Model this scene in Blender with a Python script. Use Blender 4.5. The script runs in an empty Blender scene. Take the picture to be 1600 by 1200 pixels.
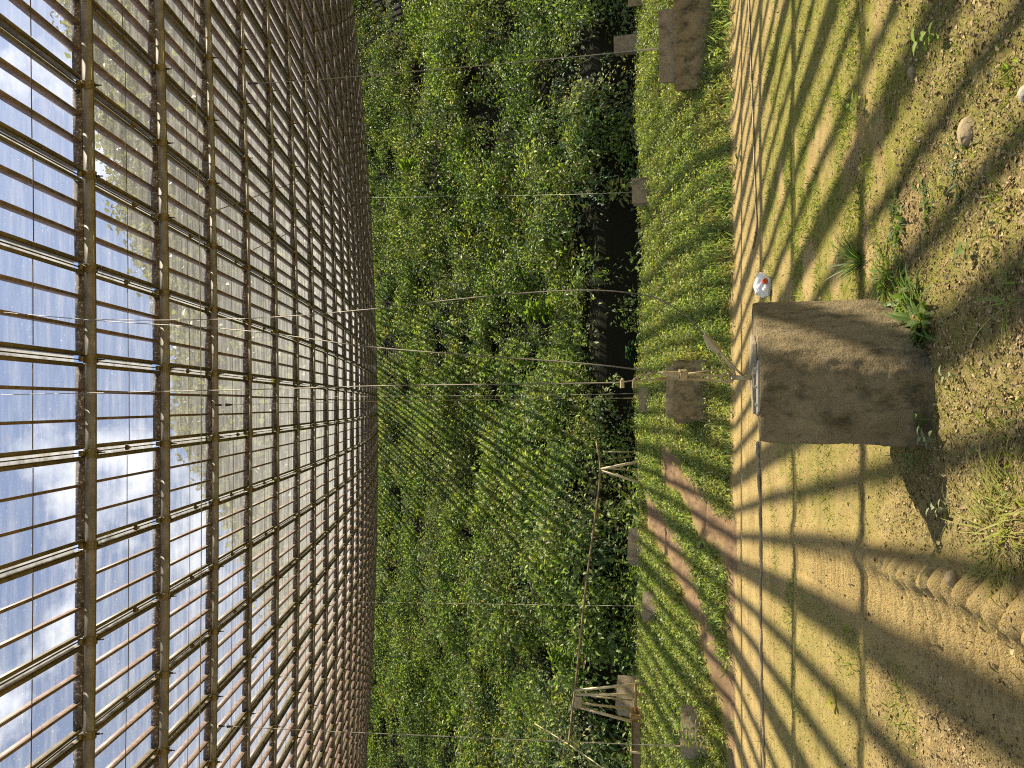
import bpy, math, random
import numpy as np
from mathutils import Vector, Matrix

random.seed(7)
RNG = np.random.default_rng(11)
scene = bpy.context.scene
col = scene.collection
rad = math.radians

# ------------------------------------------------------------------ camera frame
PITCH = rad(14.93)
FPX = 1200.0
E = np.array([0.0, 0.0, 0.8])
Fv = np.array([0.0, math.cos(PITCH), math.sin(PITCH)])
Uv = np.array([0.0, -math.sin(PITCH), math.cos(PITCH)])
Rv = np.array([1.0, 0.0, 0.0])


def ray(ix, iy):
    return Fv + Uv * ((800 - ix) / FPX) + Rv * ((600 - iy) / FPX)


def at(ix, iy, depth):
    return E + ray(ix, iy) * depth


# ------------------------------------------------------------------ dish frame (a = across, b = along, g = below the sheet)
DR = 247.0
DELTA = 4.84
sl = rad(13.8)
T0 = np.array([0, math.cos(sl), math.sin(sl)])
N0 = np.array([0, -math.sin(sl), math.cos(sl)])
tl = 0.0163
L1 = Rv * math.cos(tl) + N0 * math.sin(tl)
N1 = N0 * math.cos(tl) - Rv * math.sin(tl)
rt = 0.026
DT = T0 * math.cos(rt) - L1 * math.sin(rt)
DL = L1 * math.cos(rt) + T0 * math.sin(rt)
DN = N1
DC = E + DN * (DELTA + DR)


def dish(a, b, g):
    a = np.asarray(a, float)[..., None] / DR
    b = np.asarray(b, float)[..., None] / DR
    r = DR + np.asarray(g, float)[..., None]
    u = -DN * np.cos(b) * np.cos(a) + DT * np.sin(b) * np.cos(a) + DL * np.sin(a)
    return DC + u * r


def dish_hit(ix, iy, g=0.2):
    d = ray(ix, iy)
    d = d / np.linalg.norm(d)
    oc = E - DC
    B = np.dot(oc, d)
    Cc = np.dot(oc, oc) - (DR + g) ** 2
    disc = max(B * B - Cc, 0)
    return E + d * (-B - math.sqrt(disc))


# ------------------------------------------------------------------ numpy noise
def vnoise(x, y, scale, seed=0):
    r = np.random.default_rng(1000 + seed)
    tab = r.random((256, 256))
    u = np.asarray(x) / scale + 57.3
    v = np.asarray(y) / scale + 91.7
    i = np.floor(u).astype(int)
    j = np.floor(v).astype(int)
    fu = u - i
    fv = v - j
    fu = fu * fu * (3 - 2 * fu)
    fv = fv * fv * (3 - 2 * fv)
    i0 = i % 256
    i1 = (i + 1) % 256
    j0 = j % 256
    j1 = (j + 1) % 256
    return (tab[i0, j0] * (1 - fu) + tab[i1, j0] * fu) * (1 - fv) + (tab[i0, j1] * (1 - fu) + tab[i1, j1] * fu) * fv


def fbm(x, y, scale, seed=0, octs=4):
    s, amp, tot = 0, 1.0, 0
    for k in range(octs):
        s = s + vnoise(x, y, scale / 2 ** k, seed + 17 * k) * amp
        tot += amp
        amp *= 0.55
    return s / tot


def sstep(a, b, x):
    t = np.clip((np.asarray(x, float) - a) / (b - a), 0, 1)
    return t * t * (3 - 2 * t)


# ------------------------------------------------------------------ terrain
SL = 0.063
PY = np.array([-200, 0, 9.4, 9.7, 10.3, 11.5, 13.0, 14.0, 14.6, 16.0, 20.0, 22.5, 23.2, 23.45, 25.0, 28.0, 33.0, 38.0, 42.0, 46.0, 50.0, 95.0, 130.0])
PZ = np.array([-12.6, 0, 0.59, 0.66, 0.95, 1.38, 1.83, 2.10, 1.9, 1.5, 1.5, 1.9, 2.2, 4.3, 5.2, 7.1, 10.7, 14.6, 17.8, 21.4, 23.4, 43.2, 60.0])


def track_x(y):
    return np.interp(y, [1.5, 2.0, 2.27, 2.9, 3.58, 5.72], [-0.515, -0.53, -0.545, -0.635, -0.722, -1.016])


def base_height(x, y):
    x = np.asarray(x, float)
    y = np.asarray(y, float)
    z = np.interp(y, PY, PZ)
    hill = sstep(17, 30, y)
    xx = np.clip(x, -60, 60)
    z = z + hill * (xx * xx / 560 + 0.014 * xx + 0.05 * np.clip(xx - 5, 0, 30) + 0.03 * np.clip(-xx - 8, 0, 30))
    z = z + sstep(9.5, 11, y) * (1 - sstep(13, 17, y)) * (fbm(x, y, 2.5, 3, 3) - 0.5) * 0.22
    z = z + hill * (fbm(x, y, 6.0, 5, 4) - 0.5) * 1.7 * (1 - 0.75 * sstep(38, 45, y))
    z = z + np.exp(-((y - 14.0) / 0.5) ** 2) * (fbm(x, y * 0.2, 0.9, 6, 3) - 0.5) * 0.16
    return z


def height(x, y):
    x = np.asarray(x, float)
    y = np.asarray(y, float)
    z = base_height(x, y)
    near = 1 - sstep(6, 9.5, y)
    z = z + (fbm(x, y, 0.6, 7, 3) - 0.5) * 0.026 * (0.3 + 0.7 * near)
    z = z + (fbm(x, y, 0.09, 9, 4) - 0.5) * 0.030 * (0.25 + 0.75 * (1 - sstep(2.6, 4.2, y)))
    z = z + (fbm(x, y, 0.03, 19, 2) - 0.5) * 0.014 * (1 - sstep(2.4, 4.0, y))
    # tyre track: berm of lugs on its right, washboard tread inside
    w = 1 - sstep(4.6, 6.0, y)
    d = x - track_x(y)
    lug = np.abs(np.sin(y * math.pi / 0.10 + d * 12 + 0.5 * fbm(x, y, 0.2, 33, 2))) ** 0.55 * (0.75 + 0.5 * fbm(x, y, 0.05, 35, 3))
    z = z + w * np.exp(-(d / 0.065) ** 2) * (0.002 + 0.058 * lug * (0.45 + 0.55 * (1 - sstep(2.7, 3.8, y))))
    ins = sstep(-0.27, -0.23, d) * (1 - sstep(-0.06, -0.03, d))
    z = z + w * ins * (-0.014 + 0.017 * np.sin(y * 2 * math.pi / 0.055))
    # wheel ruts along the far sandy track, left side
    for yy, dep in ((5.6, 0.008), (6.9, 0.008), (8.3, 0.008)):
        z = z - dep * np.exp(-((y - yy - 0.1 * (fbm(x, y * 0, 1.5, 31, 2) - 0.5)) / 0.06) ** 2) * (0.5 + 0.5 * sstep(0.6, -0.4, x))
    # cut of red earth across the bank
    e = earth_mask(x, y)
    z = z - e * (0.06 - 0.12 * (fbm(x, y, 0.16, 41, 3) - 0.3))
    return z


def earth_mask(x, y):
    # raw earth strips on the grass bank, left of the anchor blocks
    cx = np.interp(y, [9.5, 9.66, 9.9, 10.43, 10.98, 12.16, 13.2], [-5.0, -4.26, -3.6, -3.04, -2.68, -2.39, -2.2])
    m1 = np.exp(-((x - cx) / 0.42) ** 2)
    cx2 = np.interp(y, [9.5, 9.84, 10.86, 11.4, 12.35], [-1.95, -1.82, -1.59, -1.30, -1.2])
    m2 = np.exp(-((x - cx2) / 0.36) ** 2) * (1 - sstep(12.2, 12.8, y))
    foot = np.exp(-((y - 9.6) / 0.20) ** 2) * sstep(-0.9, -1.8, x) * 0.9
    n = fbm(x, y, 0.35, 51, 4)
    return np.clip((np.maximum(np.maximum(m1, m2), foot) * 1.6 - n * 1.25) * 1.6, 0, 1) * sstep(9.1, 9.4, y) * (1 - sstep(13.4, 14, y))


def ground_hit(ix, iy):
    d = ray(ix, iy)
    t = np.linspace(0.8, 60, 6000)
    p = E[None] + d[None] * t[:, None]
    below = p[:, 2] < base_height(p[:, 0], p[:, 1])
    k = int(np.argmax(below))
    q = p[k]
    return np.array([q[0], q[1], float(height(q[0], q[1]))])


# ------------------------------------------------------------------ object helpers
def new_obj(name, me, parent=None):
    o = bpy.data.objects.new(name, me)
    col.objects.link(o)
    if parent is not None:
        o.parent = parent
    return o


def tag(o, label=None, cat=None, group=None, kind=None):
    if label:
        o['label'] = label
    if cat:
        o['category'] = cat
    if group:
        o['group'] = group
    if kind:
        o['kind'] = kind
    return o


def empty(name, loc=(0, 0, 0)):
    o = bpy.data.objects.new(name, None)
    o.empty_display_size = 0.1
    o.location = loc
    col.objects.link(o)
    return o


def np_mesh(name, V, faces_flat, sizes, mats, smooth=False, mat_idx=None, uv=None, attrs=None, colors=None):
    me = bpy.data.meshes.new(name)
    V = np.asarray(V, np.float32)
    faces_flat = np.asarray(faces_flat, np.int32).ravel()
    n = len(sizes)
    me.vertices.add(len(V))
    me.vertices.foreach_set('co', V.ravel())
    me.loops.add(len(faces_flat))
    me.loops.foreach_set('vertex_index', faces_flat)
    me.polygons.add(n)
    sizes = np.asarray(sizes, np.int32)
    st = np.concatenate([[0], np.cumsum(sizes)[:-1]]).astype(np.int32)
    me.polygons.foreach_set('loop_start', st)
    if smooth:
        me.polygons.foreach_set('use_smooth', np.ones(n, bool))
    for m in mats:
        me.materials.append(m)
    if mat_idx is not None:
        me.polygons.foreach_set('material_index', np.asarray(mat_idx, np.int32))
    if uv is not None:
        l = me.uv_layers.new(name='UVMap')
        l.data.foreach_set('uv', np.asarray(uv, np.float32).ravel())
    for k, v in (attrs or {}).items():
        at_ = me.attributes.new(k, 'FLOAT', 'POINT')
        at_.data.foreach_set('value', np.asarray(v, np.float32))
    if colors is not None:
        at_ = me.attributes.new('tint', 'FLOAT_COLOR', 'POINT')
        at_.data.foreach_set('color', np.asarray(colors, np.float32).ravel())
    me.update(calc_edges=True)
    me.validate()
    return me


class MB:
    """Collects boxes, tubes and prisms in world space, builds ONE mesh object."""

    def __init__(self):
        self.v = []
        self.f = []
        self.m = []

    def add(self, vs, fs, mi=0):
        o = len(self.v)
        self.v += [tuple(map(float, p)) for p in vs]
        self.f += [tuple(i + o for i in f) for f in fs]
        self.m += [mi] * len(fs)

    def box(self, c, ax, ay, az, mi=0):
        c, ax, ay, az = (np.asarray(q, float) for q in (c, ax, ay, az))
        vs = [c + sx * ax + sy * ay + sz * az for sz in (-1, 1) for sy in (-1, 1) for sx in (-1, 1)]
        self.add(vs, [(0, 2, 3, 1), (4, 5, 7, 6), (0, 1, 5, 4), (2, 6, 7, 3), (0, 4, 6, 2), (1, 3, 7, 5)], mi)

    def tube(self, pts, r, n=8, mi=0):
        pts = [np.asarray(p, float) for p in pts]
        rr = r if isinstance(r, (list, tuple)) else [r] * len(pts)
        vs, fs = [], []
        prev = None
        for i, p in enumerate(pts):
            d = pts[min(i + 1, len(pts) - 1)] - pts[max(i - 1, 0)]
            d = d / (np.linalg.norm(d) + 1e-12)
            if prev is None:
                u = np.cross(d, [0.13, 0.21, 0.97])
                if np.linalg.norm(u) < 1e-3:
                    u = np.cross(d, [1, 0, 0])
            else:
                u = prev - d * np.dot(prev, d)
            u = u / np.linalg.norm(u)
            prev = u
            w = np.cross(d, u)
            for k in range(n):
                a = 2 * math.pi * k / n
                vs.append(p + rr[i] * (math.cos(a) * u + math.sin(a) * w))
        for i in range(len(pts) - 1):
            for k in range(n):
                fs.append((i * n + k, i * n + (k + 1) % n, (i + 1) * n + (k + 1) % n, (i + 1) * n + k))
        fs.append(tuple(range(n))[::-1])
        fs.append(tuple((len(pts) - 1) * n + k for k in range(n)))
        self.add(vs, fs, mi)

    def prism(self, poly, z0, z1, scale_top=1.0, mi=0, shift=(0, 0)):
        n = len(poly)
        cx = sum(p[0] for p in poly) / n
        cy = sum(p[1] for p in poly) / n
        vs = [(p[0], p[1], z0) for p in poly] + [(cx + (p[0] - cx) * scale_top + shift[0], cy + (p[1] - cy) * scale_top + shift[1], z1) for p in poly]
        fs = [tuple(range(n))[::-1], tuple(range(n, 2 * n))] + [(i, (i + 1) % n, n + (i + 1) % n, n + i) for i in range(n)]
        self.add(vs, fs, mi)

    def ring(self, c, u, w, R, r, n=20, m=7, squash=1.0, mi=0):
        c, u, w = (np.asarray(q, float) for q in (c, u, w))
        nn = np.cross(u, w)
        vs, fs = [], []
        for i in range(n):
            a = 2 * math.pi * i / n
            o = math.cos(a) * u + math.sin(a) * w * squash
            q = c + R * o
            oh = o / np.linalg.norm(o)
            for k in range(m):
                b = 2 * math.pi * k / m
                vs.append(q + r * (math.cos(b) * oh + math.sin(b) * nn))
        for i in range(n):
            for k in range(m):
                fs.append((i * m + k, ((i + 1) % n) * m + k, ((i + 1) % n) * m + (k + 1) % m, i * m + (k + 1) % m))
        self.add(vs, fs, mi)

    def build(self, name, mats, parent=None, smooth=False, bevel=0, origin=None):
        me = bpy.data.meshes.new(name)
        off = np.zeros(3) if origin is None else np.asarray(origin, float)
        me.from_pydata([tuple(np.asarray(p) - off) for p in self.v], [], self.f)
        if not isinstance(mats, (list, tuple)):
            mats = [mats]
        for m in mats:
            me.materials.append(m)
        for p, i in zip(me.polygons, self.m):
            p.material_index = i
            p.use_smooth = smooth
        me.update()
        o = new_obj(name, me, parent)
        if origin is not None and parent is None:
            o.location = origin
        if bevel:
            b = o.modifiers.new('bevel', 'BEVEL')
            b.width = bevel
            b.segments = 2
            b.limit_method = 'ANGLE'
        return o


def dish_boxes(boxes):
    """boxes: (N,6) a0,a1,b0,b1,g0,g1 -> verts, faces"""
    B = np.asarray(boxes, float)
    n = len(B)
    idx = [(0, 2, 4), (1, 2, 4), (0, 3, 4), (1, 3, 4), (0, 2, 5), (1, 2, 5), (0, 3, 5), (1, 3, 5)]
    V = np.stack([dish(B[:, i], B[:, j], B[:, k]) for i, j, k in idx], 1).reshape(-1, 3)
    q = np.array([(0, 2, 3, 1), (4, 5, 7, 6), (0, 1, 5, 4), (2, 6, 7, 3), (0, 4, 6, 2), (1, 3, 7, 5)])
    Fc = (q[None] + (np.arange(n) * 8)[:, None, None]).reshape(-1, 4)
    return V, Fc


# ------------------------------------------------------------------ materials
def mat(name):
    m = bpy.data.materials.new(name)
    m.use_nodes = True
    nt = m.node_tree
    nt.nodes.clear()
    out = nt.nodes.new('ShaderNodeOutputMaterial')
    return m, nt, out


class NT:
    def __init__(self, nt):
        self.nt = nt

    def n(self, typ, **kw):
        nd = self.nt.nodes.new(typ)
        ins = kw.pop('ins', {})
        for k, v in kw.items():
            setattr(nd, k, v)
        for k, v in ins.items():
            if isinstance(v, bpy.types.NodeSocket):
                self.nt.links.new(v, nd.inputs[k])
            else:
                nd.inputs[k].default_value = v
        return nd

    def link(self, a, b):
        self.nt.links.new(a, b)

    def noise(self, vec, scale, detail=4, rough=0.6):
        nd = self.n('ShaderNodeTexNoise', ins={'Scale': scale, 'Detail': detail, 'Roughness': rough})
        if vec is not None:
            self.link(vec, nd.inputs['Vector'])
        return nd.outputs['Fac']

    def ramp(self, fac, stops, interp='LINEAR'):
        nd = self.nt.nodes.new('ShaderNodeValToRGB')
        cr = nd.color_ramp
        cr.interpolation = interp
        while len(cr.elements) < len(stops):
            cr.elements.new(0.5)
        for e, (p, c) in zip(cr.elements, stops):
            e.position = p
            e.color = (c, c, c, 1) if isinstance(c, (int, float)) else (*c, 1)
        self.link(fac, nd.inputs['Fac'])
        return nd.outputs['Color']

    def mix(self, fac, a, b, mode='MIX'):
        nd = self.nt.nodes.new('ShaderNodeMix')
        nd.data_type = 'RGBA'
        nd.blend_type = mode
        for s, v in ((nd.inputs[0], fac), (nd.inputs[6], a), (nd.inputs[7], b)):
            if isinstance(v, bpy.types.NodeSocket):
                self.link(v, s)
            elif isinstance(v, (int, float)):
                s.default_value = v if s == nd.inputs[0] else (v, v, v, 1)
            else:
                s.default_value = (*v, 1)
        return nd.outputs[2]

    def math(self, op, a, b=0.0, clamp=False):
        nd = self.nt.nodes.new('ShaderNodeMath')
        nd.operation = op
        nd.use_clamp = clamp
        for s, v in ((nd.inputs[0], a), (nd.inputs[1], b)):
            if isinstance(v, bpy.types.NodeSocket):
                self.link(v, s)
            else:
                s.default_value = v
        return nd.outputs[0]

    def bump(self, h, strength=0.3, dist=0.01):
        nd = self.n('ShaderNodeBump', ins={'Strength': strength, 'Distance': dist})
        self.link(h, nd.inputs['Height'])
        return nd.outputs['Normal']

    def coord(self, which='Object'):
        return self.nt.nodes.new('ShaderNodeTexCoord').outputs[which]

    def attr(self, name):
        nd = self.nt.nodes.new('ShaderNodeAttribute')
        nd.attribute_name = name
        return nd


def simple_mat(name, c1, c2, scale=8, rough=0.7, metal=0.0, spots=None, bump=0.0, stretch=None, bscale=40):
    m, nt, out = mat(name)
    N = NT(nt)
    co = N.n('ShaderNodeNewGeometry').outputs['Position']
    if stretch:
        mp = N.n('ShaderNodeMapping', ins={'Scale': stretch})
        N.link(co, mp.inputs['Vector'])
        co = mp.outputs['Vector']
    f = N.ramp(N.noise(co, scale, 6), [(0.32, 0.0), (0.68, 1.0)])
    c = N.mix(f, c1, c2)
    if spots:
        sc, lo, hi, sp = spots
        c = N.mix(N.ramp(N.noise(co, sc, 5, 0.65), [(lo, 0.0), (hi, 1.0)]), c, sp)
    p = N.n('ShaderNodeBsdfPrincipled', ins={'Roughness': rough, 'Metallic': metal})
    N.link(c, p.inputs['Base Color'])
    if bump:
        N.link(N.bump(N.noise(co, bscale, 6, 0.7), bump, 0.01), p.inputs['Normal'])
    N.link(p.outputs[0], out.inputs[0])
    return m


def sheet_mat():
    m, nt, out = mat('perforated aluminium sheet')
    N = NT(nt)
    uv = N.coord('UV')
    # share of open hole area, closing up as the line of sight gets shallow (hole walls)
    lw = N.n('ShaderNodeLayerWeight', ins={'Blend': 0.5}).outputs['Facing']
    f3 = N.math('POWER', lw, 2.6)
    op = N.math('SUBTRACT', 0.80, N.math('MULTIPLY', f3, 0.80))
    mp = N.n('ShaderNodeMapping', ins={'Scale': (26, 1.2, 1)})
    N.link(uv, mp.inputs['Vector'])
    mp2 = N.n('ShaderNodeMapping', ins={'Scale': (0.9, 6, 1)})
    N.link(uv, mp2.inputs['Vector'])
    streak = N.ramp(N.noise(mp2.outputs[0], 1.2, 5, 0.7), [(0.42, 0.0), (0.75, 1.0)])
    blot = N.ramp(N.noise(uv, 5.0, 8, 0.7), [(0.46, 0.0), (0.72, 1.0)])
    speck = N.ramp(N.noise(uv, 26.0, 4, 0.65), [(0.635, 0.0), (0.72, 1.0)])
    tfac = N.math('ADD', N.math('ADD', 0.06, N.math('MULTIPLY', f3, 0.32)), N.math('ADD', N.math('MULTIPLY', speck, 0.55), N.math('MULTIPLY', streak, 0.24)), clamp=True)
    dirt = N.math('ADD', N.math('MULTIPLY', streak, 0.30), N.math('ADD', N.math('MULTIPLY', blot, 0.22), N.math('MULTIPLY', speck, 0.45)), clamp=True)
    op = N.math('MULTIPLY', op, N.math('SUBTRACT', 1.0, N.math('MULTIPLY', dirt, 0.6)), clamp=True)
    tr = N.n('ShaderNodeBsdfTransparent', ins={'Color': (1, 1, 1, 1)})
    colr = N.mix(N.noise(uv, 7, 6, 0.7), (0.24, 0.215, 0.17), (0.50, 0.47, 0.41))
    df = N.n('ShaderNodeBsdfDiffuse')
    N.link(colr, df.inputs['Color'])
    tl_ = N.n('ShaderNodeBsdfTranslucent', ins={'Color': (0.74, 0.72, 0.66, 1)})
    ms = N.n('ShaderNodeMixShader')
    N.link(tfac, ms.inputs[0])
    N.link(df.outputs[0], ms.inputs[1])
    N.link(tl_.outputs[0], ms.inputs[2])
    mo = N.n('ShaderNodeMixShader')
    N.link(op, mo.inputs[0])
    N.link(ms.outputs[0], mo.inputs[1])
    N.link(tr.outputs[0], mo.inputs[2])
    N.link(mo.outputs[0], out.inputs[0])
    return m


def strip_mat():
    m, nt, out = mat('thin weathered joint strip')
    N = NT(nt)
    po = N.n('ShaderNodeNewGeometry').outputs['Position']
    f = N.ramp(N.noise(po, 6, 5, 0.7), [(0.35, 0.05), (0.65, 0.45)])
    tr = N.n('ShaderNodeBsdfTransparent')
    tl_ = N.n('ShaderNodeBsdfTranslucent', ins={'Color': (0.36, 0.35, 0.32, 1)})
    mo = N.n('ShaderNodeMixShader')
    N.link(f, mo.inputs[0])
    N.link(tl_.outputs[0], mo.inputs[1])
    N.link(tr.outputs[0], mo.inputs[2])
    N.link(mo.outputs[0], out.inputs[0])
    return m


def leaf_mat(name, trans=0.35, rough=0.45):
    m, nt, out = mat(name)
    N = NT(nt)
    t = N.attr('tint').outputs['Color']
    p = N.n('ShaderNodeBsdfPrincipled', ins={'Roughness': rough})
    p.inputs['Specular IOR Level'].default_value = 0.45
    N.link(t, p.inputs['Base Color'])
    tl_ = N.n('ShaderNodeBsdfTranslucent')
    tt = N.mix(1.0, t, (1.5, 1.7, 0.8), 'MULTIPLY')
    N.link(tt, tl_.inputs['Color'])
    ms = N.n('ShaderNodeMixShader', ins={0: trans})
    N.link(p.outputs[0], ms.inputs[1])
    N.link(tl_.outputs[0], ms.inputs[2])
    N.link(ms.outputs[0], out.inputs[0])
    return m


def ground_mat():
    m, nt, out = mat('sandy soil with moss and grass')
    N = NT(nt)
    po = N.n('ShaderNodeNewGeometry').outputs['Position']
    g = N.attr('grassy').outputs['Fac']
    e = N.attr('earth').outputs['Fac']
    l = N.attr('litter').outputs['Fac']
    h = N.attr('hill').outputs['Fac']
    sand = N.mix(N.ramp(N.noise(po, 2.2, 8, 0.65), [(0.3, 0.0), (0.7, 1.0)]), (0.335, 0.232, 0.082), (0.50, 0.365, 0.140))
    sand = N.mix(N.ramp(N.noise(po, 70, 4, 0.7), [(0.52, 0.0), (0.72, 0.5)]), sand, (0.62, 0.50, 0.28))
    sand = N.mix(N.ramp(N.noise(po, 45, 4, 0.7), [(0.56, 0.0), (0.72, 0.75)]), sand, (0.15, 0.10, 0.045))
    lit = N.mix(N.ramp(N.noise(po, 30, 6, 0.75), [(0.35, 0.0), (0.65, 1.0)]), (0.14, 0.09, 0.038), (0.44, 0.32, 0.15))
    c = N.mix(l, sand, lit)
    moss = N.mix(N.noise(po, 25, 6, 0.7), (0.13, 0.13, 0.018), (0.33, 0.31, 0.055))
    gf = N.math('MULTIPLY', g, N.ramp(N.noise(po, 22, 6, 0.75), [(0.32, 0.0), (0.54, 1.0)]))
    c = N.mix(gf, c, moss)
    earth = N.mix(N.noise(po, 9, 6, 0.7), (0.17, 0.10, 0.052), (0.37, 0.245, 0.13))
    c = N.mix(e, c, earth)
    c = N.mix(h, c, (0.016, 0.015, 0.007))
    p = N.n('ShaderNodeBsdfPrincipled', ins={'Roughness': 0.95})
    p.inputs['Specular IOR Level'].default_value = 0.15
    N.link(c, p.inputs['Base Color'])
    hh = N.math('ADD', N.noise(po, 60, 6, 0.75), N.noise(po, 190, 3, 0.6))
    N.link(N.bump(hh, 0.85, 0.014), p.inputs['Normal'])
    N.link(p.outputs[0], out.inputs[0])
    return m


def concrete_mat(name, c1, c2, moss=(0.05, 0.045, 0.02), mlo=0.48, mhi=0.66):
    m, nt, out = mat(name)
    N = NT(nt)
    po = N.n('ShaderNodeNewGeometry').outputs['Position']
    mp = N.n('ShaderNodeMapping', ins={'Scale': (1.2, 1.2, 0.8)})
    N.link(po, mp.inputs['Vector'])
    st = mp.outputs[0]
    c = N.mix(N.ramp(N.noise(po, 7, 8, 0.7), [(0.3, 0.0), (0.7, 1.0)]), c1, c2)
    c = N.mix(N.ramp(N.noise(st, 9, 7, 0.7), [(mlo, 0.0), (mhi, 0.85)]), c, moss)
    c = N.mix(N.ramp(N.noise(po, 60, 4, 0.7), [(0.60, 0.0), (0.72, 0.7)]), c, (0.07, 0.055, 0.03))
    c = N.mix(N.ramp(N.noise(po, 95, 4, 0.7), [(0.62, 0.0), (0.74, 0.5)]), c, (0.50, 0.44, 0.33))
    p = N.n('ShaderNodeBsdfPrincipled', ins={'Roughness': 0.92})
    p.inputs['Specular IOR Level'].default_value = 0.2
    N.link(c, p.inputs['Base Color'])
    hh = N.math('ADD', N.noise(po, 24, 6, 0.7), N.math('MULTIPLY', N.noise(po, 130, 4, 0.7), 0.6))
    N.link(N.bump(hh, 0.9, 0.022), p.inputs['Normal'])
    N.link(p.outputs[0], out.inputs[0])
    return m


M = {
    'sheet': sheet_mat(),
    'strip': strip_mat(),
    'rib': simple_mat('weathered aluminium rib', (0.12, 0.078, 0.054), (0.27, 0.18, 0.13), 9, 0.6, 0.0, spots=(30, 0.53, 0.72, (0.07, 0.048, 0.034))),
    'channel': simple_mat('olive oxidised channel', (0.095, 0.073, 0.038), (0.19, 0.145, 0.08), 7, 0.55, 0.0, spots=(25, 0.56, 0.78, (0.08, 0.06, 0.035))),
    'flange': simple_mat('mottled dark flange', (0.055, 0.038, 0.030), (0.13, 0.10, 0.08), 16, 0.75, 0.0, spots=(34, 0.54, 0.66, (0.45, 0.41, 0.36)), stretch=(1, 1, 1)),
    'purlin': simple_mat('galvanised purlin', (0.155, 0.135, 0.10), (0.26, 0.235, 0.19), 6, 0.5, 0.25, spots=(40, 0.58, 0.8, (0.09, 0.075, 0.05))),
    'strap': simple_mat('dark strap', (0.06, 0.045, 0.03), (0.14, 0.11, 0.08), 12, 0.6),
    'clamp': simple_mat('olive clamp casting', (0.13, 0.105, 0.05), (0.24, 0.20, 0.11), 20, 0.55, 0.1, spots=(11, 0.58, 0.66, (0.18, 0.06, 0.025))),
    'pin': simple_mat('black iron pin', (0.012, 0.011, 0.01), (0.03, 0.025, 0.02), 20, 0.6),
    'cable': simple_mat('galvanised wire rope', (0.115, 0.092, 0.05), (0.21, 0.17, 0.095), 30, 0.5, 0.3, spots=(60, 0.55, 0.7, (0.14, 0.10, 0.05))),
    'cable_thin': simple_mat('thin grey wire', (0.20, 0.18, 0.12), (0.34, 0.30, 0.21), 30, 0.5, 0.2),
    'fitting': simple_mat('oiled yellowish steel fitting', (0.34, 0.27, 0.13), (0.50, 0.41, 0.22), 25, 0.42, 0.35, spots=(45, 0.55, 0.7, (0.16, 0.09, 0.035))),
    'plate': simple_mat('bare steel plate', (0.24, 0.21, 0.16), (0.38, 0.35, 0.28), 14, 0.45, 0.35, spots=(40, 0.58, 0.7, (0.16, 0.11, 0.06))),
    'slot': simple_mat('dark slot', (0.008, 0.007, 0.006), (0.014, 0.012, 0.01), 10, 0.9),
    'wood': simple_mat('grey weathered plank', (0.20, 0.155, 0.09), (0.34, 0.28, 0.18), 30, 0.85, 0, stretch=(1, 8, 8), bump=0.4),
    'rust': simple_mat('rusted steel', (0.30, 0.16, 0.05), (0.46, 0.32, 0.13), 20, 0.7, 0.1, spots=(30, 0.54, 0.66, (0.12, 0.045, 0.015))),
    'pipe': simple_mat('sun bleached steel pipe', (0.42, 0.33, 0.17), (0.60, 0.50, 0.30), 16, 0.5, 0.2, spots=(26, 0.56, 0.68, (0.26, 0.12, 0.04))),
    'rustpipe': simple_mat('brown steel line', (0.15, 0.10, 0.05), (0.30, 0.22, 0.12), 16, 0.6, 0.2),
    'concrete': concrete_mat('weathered brown concrete', (0.205, 0.148, 0.072), (0.385, 0.295, 0.155)),
    'concrete2': concrete_mat('mossy grey brown concrete', (0.26, 0.20, 0.115), (0.42, 0.335, 0.21), mlo=0.52, mhi=0.72),
    'leaf': leaf_mat('leaf', 0.35, 0.52),
    'grassm': leaf_mat('grass blade', 0.4, 0.55),
    'litter': None,
    'ground': ground_mat(),
    'rock': simple_mat('sandy stone', (0.25, 0.18, 0.085), (0.37, 0.28, 0.145), 30, 0.9, bump=0.6, bscale=90),
    'palerock': simple_mat('pale limestone', (0.30, 0.26, 0.19), (0.44, 0.39, 0.29), 30, 0.9, bump=0.5, bscale=90),
    'red': simple_mat('red plastic', (0.60, 0.08, 0.03), (0.70, 0.11, 0.05), 20, 0.4),
    'hose': simple_mat('dusty black hose', (0.20, 0.155, 0.085), (0.36, 0.285, 0.16), 30, 0.8),
}


def jug_mat():
    m, nt, out = mat('crumpled milky plastic')
    N = NT(nt)
    po = N.n('ShaderNodeNewGeometry').outputs['Position']
    p = N.n('ShaderNodeBsdfPrincipled', ins={'Base Color': (0.88, 0.86, 0.82, 1), 'Roughness': 0.35, 'Transmission Weight': 0.1})
    N.link(N.bump(N.noise(po, 28, 3), 0.5, 0.02), p.inputs['Normal'])
    N.link(p.outputs[0], out.inputs[0])
    return m


M['jug'] = jug_mat()


def litter_mat():
    m, nt, out = mat('leaf litter crumbs')
    N = NT(nt)
    p = N.n('ShaderNodeBsdfPrincipled', ins={'Roughness': 0.9})
    p.inputs['Specular IOR Level'].default_value = 0.2
    N.link(N.attr('tint').outputs['Color'], p.inputs['Base Color'])
    N.link(p.outputs[0], out.inputs[0])
    return m


M['litter'] = litter_mat()

# ------------------------------------------------------------------ ground sheet
def axis(parts):
    out = []
    for a, b, st in parts:
        out.append(np.arange(a, b, st))
    return np.concatenate(out)


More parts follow.
